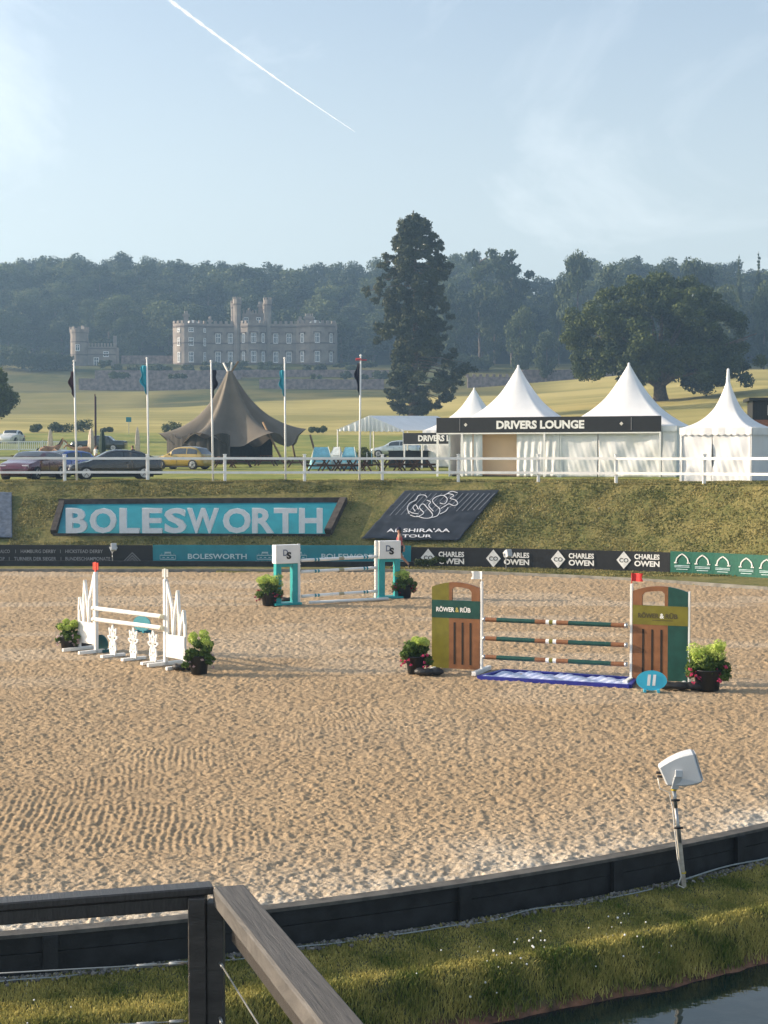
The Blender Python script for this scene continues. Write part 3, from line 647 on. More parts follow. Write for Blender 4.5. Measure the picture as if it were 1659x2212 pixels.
for px, py, w_, h, lb in [(20,818,17,8,'big hazy bush at the left foot of the wood'),(75,818,16,6.5,'hazy bush mass left of the gatehouse'),(118,812,12,5,'hazy bush beside the little gatehouse'),(1032,800,9,4.5,'dark bush right of the great conifer'),(995,806,10,5,'dark bush at the foot of the wood beside the conifer')]:
    bush(px, py, 383, w_, h, lb, 'leaf_far', 1600, .4)

# ---------------------------------------------------------------- the castle
M['stone'] = mat('pink grey sandstone', (.19,.165,.15), .9, col2=(.28,.245,.215), vs=.5)
M['stonedk'] = mat('weathered string course', (.13,.105,.095), .9)
M['sash'] = mat('white sash frame', (.8,.8,.8), .6)
M['pane'] = mat('dark window pane', (.06,.08,.10), .2, spec=.6)
CD = 398.0; ppm = FPX/CD; cz = CAM_H+(HOR-789)/ppm
def cxm(px): return (px-549.9)/ppm
def mz(y): return (789-y)/ppm
castle = thing('castle', 'large pink grey castellated country house with two bowed ends below the wood', 'castle', ((549.9-CX)/ppm, CD, cz))
def poly_prism(mb, plan, z0, z1, mi=0):
    n = len(plan); mb.add([(x, y, z0) for x, y in plan]+[(x, y, z1) for x, y in plan], [tuple(reversed(range(n))), tuple(range(n, 2*n))]+[(i, (i+1) % n, (i+1) % n+n, i+n) for i in range(n)], mi)
def along(plan, step):
    for (a, b) in zip(plan[:-1], plan[1:]):
        a, b = Vector(a), Vector(b); l = (b-a).length; n = max(1, round(l/step))
        for i in range(n): yield a.lerp(b, (i+.5)/n), math.atan2(b.y-a.y, b.x-a.x), l/n
def bow(x0, x1, dep, k=8): return [(x0+(x1-x0)*i/k, -dep*math.sin(math.pi*i/k)**.8) for i in range(k+1)]
pl = bow(cxm(375), cxm(449), 3.0)+[(cxm(449), .0), (cxm(519.6), 0), (cxm(522), -1.0), (cxm(538), -2.4), (cxm(562), -2.4), (cxm(576), -1.0), (cxm(578), 0), (cxm(636), 0)]+bow(cxm(640), cxm(725), 3.0)
front = [pl[0]]
for p in pl[1:]:
    if (Vector(p)-Vector(front[-1])).length > .05: front.append(p)
H1 = mz(709)
mb = MB(); poly_prism(mb, front+[(cxm(725), 16), (cxm(375), 16)], -4, H1); poly_prism(mb, front+[(cxm(725)+0, .7), (cxm(375), .7)], H1+.4, H1+1.0); mb.build('wall', M['stone'], castle)
def offs(plan, o): return [(x, y-o) for x, y in plan]
mb = MB()
for z0, z1, o in ((H1, H1+.42, .25), (mz(744.5), mz(744.5)+.38, .14), (-.3, .35, .15)): poly_prism(mb, offs(front, o)+[(cxm(725), .5), (cxm(375), .5)], z0, z1)
mb.build('string_course', M['stonedk'], castle)
mb = MB()
for p, a, l in along(front, 1.45): mb.box((p.x, p.y+.2, H1+1.35), (l*.52, .5, .75), a)
for i in range(9): mb.box((cxm(375)+.25, 1.5+i*1.6, H1+1.2), (.5,.8,1.5)); mb.box((cxm(725)-.25, 1.5+i*1.6, H1+1.2), (.5,.8,1.5))
mb.build('battlement', M['stone'], castle)
# central attic storey
mb = MB(); mb.box(((cxm(523)+cxm(575))/2, 4.4, (H1+mz(677))/2), (cxm(575)-cxm(523), 5, mz(677)-H1)); 
for i in range(8): mb.box((cxm(523)+(i+.5)*(cxm(575)-cxm(523))/8, 2.1, mz(677)+.45), (.42, .4, .9))
mb.box(((cxm(523)+cxm(575))/2, 1.85, mz(680.5)), (cxm(575)-cxm(523), .3, .35)); mb.build('attic_storey', M['stone'], castle)
def turret(x, y, r, z0, z1):
    mb = MB(); mb.lathe((x, y, 0), [(r, z0), (r, z1-2.0), (r*1.16, z1-1.6), (r*1.16, z1-.5), (.01, z1-.5)], 8, smooth=False)
    for k in range(8): a = (k+.5)*math.pi/4; mb.box((x+math.cos(a)*r*1.02, y+math.sin(a)*r*1.02, z1-.25), (.25, r*.42, .55), a)
    o = mb.build('turret', M['stone'], castle); m2 = MB(); m2.lathe((x, y, 0), [(r*1.2, z1-2.1), (r*1.22, z1-1.75)], 8, smooth=False); m2.build('turret_band', M['stonedk'], o)
turret(cxm(513.5), .2, 1.0, -2, mz(644)); turret(cxm(503), 2.2, .55, H1-2, mz(650)); turret(cxm(579), .4, 1.0, -2, mz(645)); turret(cxm(571.5), 3.2, .5, H1-2, mz(653))
def chimney(px, w_, y0, y1, dep=3.5, cap=.35, mi='stone'):
    mb = MB(); zz = mz(y0)-mz(y1); mb.box((cxm(px), dep, mz(y1)+zz/2), (w_/ppm, 1.4, zz)); mb.box((cxm(px), dep, mz(y0)-.5), (w_/ppm+cap*2, 1.9, .45))
    for k in range(max(2, int(w_/4))): mb.lathe((cxm(px)-w_/ppm/2+(k+.5)*w_/ppm/max(2, int(w_/4)), dep, mz(y0)), [(.22, 0), (.17, .7), (0, .7)], 8)
    mb.build('chimney', M[mi], castle)
for a in ((400, 9, 676, 706), (452, 5, 688, 706), (647.5, 7, 688, 706), (667, 19, 682, 706), (560, 7, 655, 680, 5), (569, 6, 660, 680, 6), (536, 5, 669, 680, 5)): chimney(*a)
for px in (413, 679):      # glazed lantern on each bow
    mb = MB(); mb.lathe((cxm(px), 3.5, H1+.5), [(1.9, 0), (1.9, 1.0), (1.1, 1.6), (0, 1.9)], 10); mb.build('roof_lantern', M['offwhite'], castle)
# windows
def on_front(px):
    x = cxm(px)
    for (a, b) in zip(front[:-1], front[1:]):
        if a[0] <= x <= b[0] and b[0]-a[0] > .1: t = (x-a[0])/(b[0]-a[0]); return Vector((x, a[1]+(b[1]-a[1])*t)), math.atan2(b[1]-a[1], b[0]-a[0])
def window(par, p, a, zc, w_, h, hood=True, cols=3):
    Mx = Matrix.Rotation(a, 3, 'Z'); base = Vector((p.x, p.y, zc)); f = MB(); t_ = .13
    def bx(x, z, sx, sy, sz, y=-.05): f.box(base+Mx@Vector((x, y, z)), (sx, sy, sz), a)
    bx(-w_/2, 0, t_, .16, h); bx(w_/2, 0, t_, .16, h); bx(0, h/2, w_+t_, .16, t_); bx(0, -h/2, w_+t_, .2, t_*1.4); bx(0, h*.12, w_, .12, t_*.9)
    for k in range(1, cols): bx(-w_/2+w_*k/cols, 0, t_*.75, .12, h)
    o = f.build('window', M['sash'], par); g = MB(); g.box(base+Mx@Vector((0, -.03, 0)), (w_-.02, .07, h-.02), a); g.build('pane', M['pane'], o)
    if hood: q = MB(); q.box(base+Mx@Vector((0, -.16, h/2+.33)), (w_+.9, .3, .22), a); q.box(base+Mx@Vector((-w_/2-.38, -.16, h/2+.05)), (.18,.3,.6), a); q.box(base+Mx@Vector((w_/2+.38, -.16, h/2+.05)), (.18,.3,.6), a); q.build('hood_mould', M['stonedk'], o)
W2 = [(472.5,5.2,10.5),(499,5,10.5),(528.5,3.2,10),(550.5,5.2,11),(570,3,10),(596.5,4.8,10.5),(625,4.8,10.5),(654.5,3.8,10),(687,5,10.5),(715.5,3.4,10)]
for px, w_, h in W2:
    p, a = on_front(px); window(castle, p, a, mz(732.5), w_*1.9/ppm, h*1.9/ppm, cols=2 if w_ < 4 else 3); window(castle, p, a, mz(772.5), w_*1.9/ppm, h*2.1/ppm, cols=2 if w_ < 4 else 3)
for px, w_ in ((390, 4), (417.5, 5.6), (444, 3.4)):
    p, a = on_front(px)
    for yy, h in ((715.5, 8), (740.5, 15.5), (773.5, 20)): window(castle, p, a, mz(yy), w_*1.7/ppm, h*1.05/ppm, hood=False, cols=2 if w_ < 4.5 else 3)
for px in (531.5, 558.5): window(castle, Vector((cxm(px), 1.88)), 0, mz(694), 1.1, 1.9, hood=False, cols=2)

gate = thing('gatehouse', 'small castellated stone lodge with a squat round tower left of the castle', 'lodge', D(167, 794, 392))
gp = FPX/392; gx = lambda px: (px-167)/gp; gz_ = lambda y: (794-y)/gp
mb = MB(); mb.lathe((0, 3, 0), [(2.5, -4), (2.38, gz_(715)-.8), (2.6, gz_(715)), (2.6, gz_(711)), (0, gz_(711))], 14, smooth=False)
for k in range(9): a = k*2*math.pi/9; mb.box((math.cos(a)*2.35, 3+math.sin(a)*2.35, gz_(711)+.3), (.35, .85, .75), a)
mb.lathe((gx(173), 4, gz_(711)), [(.4,0),(.4,1.2),(0,1.2)], 8); mb.build('tower', M['stone'], gate)
mb = MB(); mb.box(((gx(186)+gx(247))/2, 4.5, (gz_(748)-4)/2), (gx(247)-gx(186), 5, gz_(748)+4))
for k in range(9): mb.box((gx(186)+(k+.5)*(gx(247)-gx(186))/9, 2.2, gz_(746)+.25), (.45,.4,.9))
mb.box((gx(241), 5, gz_(735)), (.8,.8,3)); mb.build('wing', M['stone'], gate)
mb = MB()
for y in (718, 738, 766): mb.lathe((0, 3, gz_(y)), [(2.5, -.15), (2.5, .15)], 14, smooth=False)
for y in (752, 765): mb.box(((gx(187)+gx(247))/2, 1.95, gz_(y)), (gx(247)-gx(187), .25, .3))
mb.build('string_course', M['stonedk'], gate)
for px, y, w_, h in ((167,751,1.0,1.6),(226,764,1.3,1.3),(205,781,1.2,2.3),(226,786,1.4,1.8)): window(gate, Vector((gx(px), .52 if px < 180 else 1.97)), 0, gz_(y), w_, h, hood=False, cols=2)

# terrace walls and their planting
def rubble(name, seed=0): return mat(name, (.13,.10,.095), .95, col2=(.27,.215,.20), vs=1.1)
M['rubble'] = rubble('rubble stone')
def terrace(px0, px1, y0, y1, d, label, bat=False):
    a, b = D(px0, y1, d), D(px1, y1, d); h = (y1-y0)*d/FPX; c = (a+b)/2; o = MB(); l = b.x-a.x
    n = max(2, int(l/2)); g = random.Random(int(px0)); vs = []
    for i in range(n+1):
        x = -l/2+l*i/n; top = h+g.uniform(-.1, .1); vs += [(x, 0, -2.5), (x, 0, top), (x, 1.2, top), (x, 1.2, -2.5)]
    o.add(vs, [(i*4+k, i*4+(k+1) % 4, (i+1)*4+(k+1) % 4, (i+1)*4+k) for i in range(n) for k in range(4)]+[(0,1,2,3), (4*n+3,4*n+2,4*n+1,4*n)])
    if bat:
        for i in range(int(l/1.6)): o.box((-l/2+i*1.6, .6, h+.3), (.7,.8,.7))
    w_ = o.build('terrace_wall', M['rubble']); w_.location = c; return tag(w_, label, 'wall')
terrace(170, 500, 818, 842, 362, 'rough stone terrace wall on the left below the castle')
terrace(560, 830, 819, 835, 364, 'rough stone terrace wall right of the tipi peak')
terrace(262, 372, 768, 786, 404, 'plain garden wall joining the gatehouse and the castle')
terrace(205, 520, 800, 812, 374, 'upper terrace wall below the gatehouse')
terrace(520, 840, 799, 812, 376, 'upper terrace wall in front of the castle')
terrace(1128, 1330, 798, 822, 366, 'long grey garden wall seen between the two big marquee peaks')
terrace(1010, 1128, 814, 824, 360, 'low battlemented garden wall right of the great conifer', True)
terrace(1440, 1700, 806, 822, 366, 'dark garden wall under the right side of the oak')
for i in range(34):
    px = rnd.uniform(190, 830); row = rnd.choice([0, 1, 1, 2]); 
    y, d = [(790, 386), (800, 379), (816, 369)][row]
    bush(px, y, d, rnd.uniform(3, 8), rnd.uniform(1.2, 2.6), 'dark clipped shrub on the terraces below the castle', 'leaf_far', 420, .32, 'shrubs on the castle terraces', z=D(px, y, d).z-.5)
# ---------------------------------------------------------------- advertising boards
def curved_panel(name, px0, px1, m, label, y_top=None, h=.88, seg=.35, z0=.30):
    x0, x1 = px0, px1; n = max(2, int((x1-x0)/seg)); pts = curve_pts(board_d, x0, x1, n+1); c = Vector((pts[0][0], pts[0][1], z0))
    t0 = thing(name, label, 'board', c); mb = MB(); wall_strip(mb, pts, z0, z0+h, -.02, .02); mb.v = [tuple(Vector(v)-c) for v in mb.v]; mb.build('panel', m, t0)
    mb = MB()
    for (x, y) in pts[::4]: mb.box((x-c.x, y-c.y+.07, h/2-.2), (.06, .06, h+.2))
    mb.build('frame', M['darktimber'], t0); return t0, c
def bx_at(px):      # x in metres on the board line where the photo column px falls
    x = (px-CX)/FPX*60
    for _ in range(12): x = (px-CX)/FPX*float(board_d(x))
    return x
def on_board(t0, c, px, z, off=-.05):
    x = bx_at(px); y = float(board_d(x)); a = math.atan((float(board_d(x+.1))-float(board_d(x-.1)))/.2)
    return (x-c.x+math.sin(a)*(-off)*-1*0, y-c.y+off, z-c.z), a
ZB = {'l': .14, 'r': .06}
def zpix(px, y): x = bx_at(px); d = float(board_d(x)); return CAM_H-(y-HOR)*d/FPX
M['gletter'] = mat('pale grey lettering', (.30,.30,.31), .6); M['wletter'] = mat('white lettering', (.75,.75,.73), .6); M['cletter'] = mat('pale blue lettering', (.48,.62,.66), .6)
zl = zpix(200, 1222.5); hl = .86
b1, c1 = curved_panel('advertising_board', bx_at(-260), bx_at(328.5), M['boardblack'], 'black board with two lines of pale derby names behind the white leaf jump', z0=zl, h=hl)
def lt(t0, c, txt, px, y, size_px, w_px, m, z_ref=None, bold=.0, name='lettering', shear=0):
    (lx, ly, lz), a = on_board(t0, c, px, zpix(px, y)); s = float(board_d(bx_at(px)))/FPX
    return text(name, txt, m, t0, (lx, ly, lz-size_px*s/2), size_px*s, w_px*s if w_px else None, a, bold=bold, shear=shear)
for txt, px, y, w_ in (('ALCO',10,1191,21),('|',33,1191,1),('HAMBURG DERBY',82,1191,77),('|',130,1191,1),('HICKSTEAD DERBY',181,1191,82),('CUP',3,1207,12),('|',19,1207,1),('TURNIER DER SIEGER',75,1207,92),('|',131,1207,1),('BUNDESCHAMPIONATE',189,1207,98)):
    lt(b1, c1, txt, px, y, 7.5, w_, M['gletter'], bold=.01)
def strokes(name, parent, segs, w_, m, loc, rz=0, s=1.0, th=.01):     # line art made of small bars, units x,z
    mb = MB(); rm = Matrix.Rotation(rz, 3, 'Z')
    for pl_ in segs:
        for (a, b) in zip(pl_[:-1], pl_[1:]): mb.bar(rm@Vector((a[0]*s, 0, a[1]*s)), rm@Vector((b[0]*s, 0, b[1]*s)), th, w_, up=(0,0,1) if abs(a[0]-b[0]) > 1e-4 else (0,1,0))
    o = mb.build(name, m, parent); o.location = loc; return o
p_, a_ = on_board(b1, c1, 285, zl, -.03); sc = float(board_d(0))/FPX
for k in range(3): strokes('chevron_emblem', b1, [[(-26+k*6, 3), (0, 29-k*6), (26-k*6, 3)]], .025, M['gletter'], p_, a_, sc)
b2, c2 = curved_panel('advertising_board', bx_at(329.5), bx_at(888), M['teal'], 'turquoise board lettered BOLESWORTH behind the turquoise jump', z0=zpix(600, 1223.5), h=.87)
for px in (485, 758): lt(b2, c2, 'BOLESWORTH', px-16 if px < 500 else px-0, 1202, 11.5, 128, M['cletter'], bold=.02)
for px in (463, 742): lt(b2, c2, 'INTERNATIONAL', px, 1218, 5, 86, M['teal2'] if 'teal2' in M else M.setdefault('teal2', mat('soft turquoise print', (.07,.36,.43), .6)))
house = [[(-18,0),(18,0)],[(-18,0),(-18,9)],[(18,0),(18,9)],[(-18,9),(18,9)],[(-12,4),(-7,4)],[(-2,4),(3,4)],[(8,4),(13,4)],[(-7,9),(-7,14)],[(7,9),(7,14)],[(-7,14),(7,14)],[(-7,16),(7,16)],[(-14,11),(-14,13)],[(14,11),(14,13)]]
for px in (362, 572, 645, 855):
    p_, a_ = on_board(b2, c2, px, zpix(px, 1208)); strokes('castle_emblem', b2, house, .025, M['cletter'], p_, a_, sc*.95); lt(b2, c2, 'BOLESWORTH', px, 1213.5, 4, 40, M['cletter'])
b3, c3 = curved_panel('advertising_board', bx_at(889), bx_at(1448.5), M['boardblack'], 'black board with four white diamond emblems lettered CHARLES OWEN', z0=zpix(1100, 1231), h=.86)
for i, px in enumerate((925, 1066, 1206, 1348)):
    yy = np.interp(px, (925, 1348), (1204.5, 1210)); p_, a_ = on_board(b3, c3, px, zpix(px, yy)); s = float(board_d(bx_at(px)))/FPX
    mb = MB(); q = 16*s; mb.prism([(-q,0),(0,-q*1.2),(q,0),(0,q*1.2)], .012, Matrix.Rotation(a_, 4, 'Z')); o = mb.build('diamond_emblem', M['wletter'], b3); o.location = p_
    text('monogram', 'CO', M['boardblack'], o, (0, -.012, -.09), .17, .36, a_, bold=.012)
    lt(b3, c3, 'CHARLES', px+50, yy-7, 11.5, 56, M['wletter'], bold=.035); lt(b3, c3, 'OWEN', px+50, yy+8, 12.5, 56, M['wletter'], bold=.035)
b4, c4 = curved_panel('advertising_board', bx_at(1449.5), bx_at(1790), M['green'], 'dark green board with a row of pale horseshoe arches at the right edge', z0=zpix(1555, 1245), h=.88)
arch = [[(-14,0),(-12,8),(-6,14),(0,17),(6,14),(12,8),(14,0)],[(-2,17),(2,17)],[(-18,-2),(-11,-2)],[(11,-2),(18,-2)],[(-14,0),(-14,-3)],[(14,0),(14,-3)]]
for px in (1474, 1518, 1562, 1613, 1657, 1703):
    yy = np.interp(px, (1474, 1657), (1214, 1226)); p_, a_ = on_board(b4, c4, px, zpix(px, yy)); s = float(board_d(bx_at(px)))/FPX
    strokes('arch_emblem', b4, arch, .045, M['wletter'], p_, a_, s); strokes('emblem_underline', b4, [[(-17,-8),(17,-8)],[(-17,-11),(17,-11)],[(-13,-16),(13,-16)]], .022, M['cletter'], p_, a_, s)

# ---------------------------------------------------------------- things on the bank
def B(px, y):        # photo point to the surface of the bank
    lo, hi = 58.0, 68.0
    for _ in range(40):
        m_ = (lo+hi)/2; p = D(px, y, m_)
        if p.z > gz(p.x, m_): lo = m_
        else: hi = m_
    return D(px, y, lo)
q = [B(125, 1153.5), B(703, 1155), B(738, 1084.5), B(140, 1088)]
sign = thing('embankment_sign', 'giant white letters BOLESWORTH on a turquoise tray set into the grass bank', 'sign', q[0]); o_ = q[0]
up = Vector((0, -.56, .83))*.05
def slab(pts, th, name, m, par, base):
    nn = (pts[1]-pts[0]).cross(pts[-1]-pts[0]).normalized(); 
    if nn.z < 0: nn = -nn
    n = len(pts); mb = MB(); mb.add([p-base+nn*th for p in pts]+[p-base-nn*.25 for p in pts], [tuple(range(n)), tuple(reversed(range(n, 2*n)))]+[(i, (i+1) % n, (i+1) % n+n, i+n) for i in range(n)])
    return mb.build(name, m, par)
slab(q, .05, 'panel', M['teal'], sign, o_)
M['earthtimber'] = mat('dark sleeper timber', (.05,.042,.038), .9, var=.4, vs=4)
mb = MB(); qq = [p-o_ for p in q]; e = Vector((0, -.05, .08))
mb.bar(qq[3]+e+Vector((-.25,0,0)), qq[2]+e+Vector((.25,0,0)), .14, .26); mb.bar(qq[0]+e+Vector((-.18,0,0)), qq[3]+e+Vector((-.1,0,0)), .24, .22); mb.bar(qq[1]+e+Vector((.12,0,0)), qq[2]+e+Vector((.1,0,0)), .30, .34); mb.bar(qq[0]+Vector((-.2,-.06,-.02)), qq[1]+Vector((.2,-.06,-.02)), .10, .10)
mb.build('frame', M['earthtimber'], sign)
M['biglet'] = mat('white painted letters', (.66,.70,.74), .5, var=.05)
edges = [('B',143.5,193),('O',192,247),('L',246,286),('E',289.5,327),('S',332,380),('W',381.5,448),('O',443,503),('R',501,549),('T',545,598),('H',600,650)]
edges = [(c_, 143.5+(a_-143.5)*1.0925, 143.5+(b_-143.5)*1.0925) for c_, a_, b_ in edges]
edges = [('B',143.5,189),('O',195,252),('L',259,302),('E',308,351),('S',356,403),('W',405,473),('O',482,542),('R',545,592),('T',592,642),('H',646,697)]
for c_, a_, b_ in edges:
    d = np.interp((a_+b_)/2, (125, 703), (q[0].y, q[1].y))-.16; p = D((a_+b_)/2, 1151.5, d); w_ = (b_-a_)*d/FPX
    text('letter', c_, M['biglet'], sign, p-o_, 54*d/FPX, w_-.0, 0, ext=.13, bold=.03)
def banner(name, corners, m, label, par=None, wr=.05, nx=60, ny=36, cat='banner'):
    P0 = [B(*c) for c in corners]; base = P0[0].copy(); t0 = thing(name, label, cat, base)
    V = []; 
    U_, W_ = np.meshgrid(np.linspace(0,1,nx), np.linspace(0,1,ny), indexing='xy')
    pts = []
    for v in range(ny):
        for u in range(nx):
            s, t = u/(nx-1), v/(ny-1); p = P0[0].lerp(P0[1], s).lerp(P0[3].lerp(P0[2], s), t); p.y = p.y; z = gz(p.x, p.y); pts.append((p.x, p.y, max(z, p.z)))
    A = np.array(pts); wv = (fbm(A[:,0]*1.1+A[:,1]*2.2, A[:,1]*.8-A[:,0]*.5, 3, 91)-.5)*wr*2+np.abs(fbm(A[:,0]*2.4-A[:,1]*2.0, A[:,1]*2+A[:,0], 2, 92)-.5)*wr
    A[:, 2] += .10+wv; A[:, 1] -= .04; A -= np.array(base)
    o = npmesh('cloth', A, gridfaces(ny, nx), m, t0, smooth=True)
    sd = o.modifiers.new('thick', 'SOLIDIFY'); sd.thickness = .01
    dg = bpy.context.evaluated_depsgraph_get(); me = bpy.data.meshes.new_from_object(o.evaluated_get(dg)); o.modifiers.clear(); o.data = me
    return t0, P0, base
M['banner'] = mat('dark slate banner cloth', (.020,.024,.032), .42, var=.3, vs=2)
bt, P0, bb = banner('cloth_banner', [(781,1168.5),(990,1172),(1079,1064.5),(875,1063.5)], M['banner'], 'wrinkled dark banner with a white horse head swirl lying on the grass bank')
def on_ban(px, y, lift=.16): p = B(px, y); return p+Vector((0, -.56, .83))*lift-bb
M['silver'] = mat('silver print', (.62,.63,.66), .5)
def lines_on(name, polys, w_, m, par, fn):
    mb = MB()
    for pl_ in polys:
        P_ = [fn(*c) for c in pl_]
        for a, b in zip(P_[:-1], P_[1:]): mb.bar(a, b, w_, .012, up=(0,-.56,.83))
    return mb.build(name, m, par)
M['thinprint'] = mat('faint silver print', (.16,.17,.19), .5)
st = []
for k in range(17):
    x = 842+k*12; st.append([(x, 1120-k*.8), (x+44-k*.6, 1072)])
lines_on('print_stripes', st, .035, M['thinprint'], bt, on_ban)
# horse head swirl: mane of loops, curved neck and muzzle
sw = [[(884,1118),(880,1104),(886,1094),(898,1088),(904,1078),(917,1077),(922,1082)], [(886,1120),(900,1124),(915,1116),(906,1104),(914,1096),(924,1106),(934,1118),(930,1126),(916,1127),(900,1122)],
      [(904,1108),(898,1098),(892,1104),(897,1112)], [(928,1126),(944,1122),(950,1108),(940,1098),(934,1088),(944,1080),(958,1078),(966,1086),(960,1096),(950,1094)],
      [(936,1112),(926,1100),(930,1092),(922,1088)], [(958,1078),(968,1074),(980,1078),(972,1084),(984,1088),(988,1096),(980,1100),(970,1096),(962,1100),(952,1106)], [(966,1074),(976,1069),(988,1072)], [(884,1112),(892,1116),(904,1118)], [(950,1118),(962,1112),(968,1104)]]
def smooth_poly(pl_, k=4):
    out = []
    for i in range(len(pl_)-1):
        p0, p1, p2, p3 = [np.array(pl_[max(0, min(len(pl_)-1, j))], float) for j in (i-1, i, i+1, i+2)]
        for t in np.linspace(0, 1, k, endpoint=False): out.append(tuple(.5*((2*p1)+(-p0+p2)*t+(2*p0-5*p1+4*p2-p3)*t*t+(-p0+3*p1-3*p2+p3)*t**3)))
    return out+[pl_[-1]]
lines_on('horse_emblem', [smooth_poly(s) for s in sw], .034, M['silver'], bt, lambda x, y: on_ban(x, y, .19))
def text_on_slope(txt, px, y, h_px, w_px, par):
    p = on_ban(px, y, .21); s = 64/FPX; ex = (on_ban(px+30, y, .21)-on_ban(px-30, y, .21)).normalized(); ey = (on_ban(px+3, y-9, .21)-on_ban(px, y+0, .21)); ey = (ey-ex*ey.dot(ex)).normalized(); RM = Matrix((ex, -ex.cross(ey)*-1, ey)); RM = Matrix((ex, ey.cross(ex), ey)).transposed(); me = tmesh(txt, h_px*s*1.35, .003, .012, .0, w_px*s); me.materials.clear(); me.materials.append(M['silver'])
    o = link('lettering', me, par); o.location = p; o.rotation_euler = RM.to_euler(); return o
text_on_slope("AL SHIRA'AA", 903, 1158, 9.5, 134, bt); text_on_slope('TOUR', 900, 1169.5, 7.5, 62, bt)
banner('cloth_banner', [(-90,1167),(27,1166),(26,1068),(-70,1068)], mat('grey blue banner cloth', (.07,.09,.125), .45, var=.3), 'plain grey blue wrinkled banner cut off by the left edge of the picture')

# ---------------------------------------------------------------- white fence, flagpoles
fence = thing('post_and_rail_fence', 'long white two rail fence along the top of the bank', 'fence', (0, 66.6, 3.45)); fb = Vector(fence.location)
def fpt(px):
    x = (px-CX)/FPX*66.8
    for _ in range(10): d = float(board_d(x))+.45+5.55; x = (px-CX)/FPX*d
    return Vector((x, d, gz(x, d)))
posts = [-205,-32,140,319,486,658,826,990,1163,1331,1521,1724]; FP = [fpt(p)-fb for p in posts]
for i, p in enumerate(FP):
    mb = MB(); mb.box(p+Vector((0,0,.56)), (.13,.13,1.28)); mb.box(p+Vector((0,0,1.22)), (.16,.16,.05)); mb.build('post', M['white'], fence, bevel=.012)
for a, b in zip(FP[:-1], FP[1:]):
    for h in (1.05, .42): mb = MB(); mb.bar(a+Vector((0,-.085,h+rnd.uniform(-.012,.012))), b+Vector((0,-.085,h+rnd.uniform(-.012,.012))), .04, .11); mb.build('rail', M['white'], fence)
M['flagnavy'] = mat('navy flag cloth', (.015,.017,.035), .8); M['flagteal'] = mat('turquoise flag cloth', (.03,.30,.40), .8); M['flagred'] = mat('red flag cloth', (.40,.05,.07), .8); M['flagbrown'] = mat('maroon black flag cloth', (.05,.02,.03), .8)
def flagpole(px, ytop, y0, y1, col, w_, side, label, lean=0):
    b = fpt(px); b.y += .55; b.x = (px-CX)/FPX*b.y; b.z = gz(b.x, b.y); t0 = thing('flagpole', label, 'flagpole', b, 0, 'flagpoles behind the white fence'); s = b.y/FPX
    H = CAM_H+(HOR-ytop)*s-b.z; mb = MB(); mb.tube([(0,0,-.1), (lean*.5,0,H*.5), (lean,0,H)], [.05,.045,.035], 10); mb.build('pole', M['white'], t0)
    mb = MB(); mb.lathe((lean, 0, H), [(.05,0),(.06,.04),(0,.09)], 8); mb.build('finial', M['white'], t0)
    z1 = CAM_H+(HOR-y0)*s-b.z; z0 = CAM_H+(HOR-y1)*s-b.z; n, k = 22, 9; V = []
    for i in range(n):                    # cloth hanging limp in folds
        t = i/(n-1); z = z1+(z0-z1)*t; ww = w_*s*(.35+.65*math.sin(math.pi*min(1, t*1.25+.12)))*(1+.28*math.sin(t*13+px))*(1 if t < .8 else (1-t)/.2*.8+.2)
        for j in range(k): u = j/(k-1); V.append((lean*z/H+side*(.045+u*ww), .09*math.sin(u*9+t*3)*u+.02, z-.10*u*math.sin(t*3)))
    c = npmesh('flag', np.array(V), gridfaces(n, k), M[col], t0, smooth=True); sd = c.modifiers.new('s', 'SOLIDIFY'); sd.thickness = .012
    dg = bpy.context.evaluated_depsgraph_get(); me = bpy.data.meshes.new_from_object(c.evaluated_get(dg)); c.modifiers.clear(); c.data = me
    if col == 'flagnavy' and px > 700:
        mb = MB(); mb.box((lean+.02, 0, z1+.14), (.5,.06,.05), .2); mb.box((lean-.1, 0, z1+.2), (.25,.06,.05), -.4); mb.build('red_pennant', M['flagred'], t0)
    return t0
flagpole(166.5, 782, 803, 858, 'flagbrown', 9, -1, 'leftmost white flagpole with a maroon and black flag hanging limp', -.10)
flagpole(321.5, 776, 790, 852, 'flagteal', 13, -1, 'flagpole with a turquoise flag in front of the black car', -.05)
flagpole(460.5, 782, 800, 860, 'flagnavy', 11, 1, 'flagpole with a black flag in front of the tipi', -.07)
flagpole(617, 776, 800, 856, 'flagteal', 10, -1, 'flagpole with a narrow turquoise flag at the right side of the tipi', -.03)
flagpole(776.5, 770, 785, 853, 'flagnavy', 9, -1, 'flagpole with a black flag and a small red pennant at its top', .06)

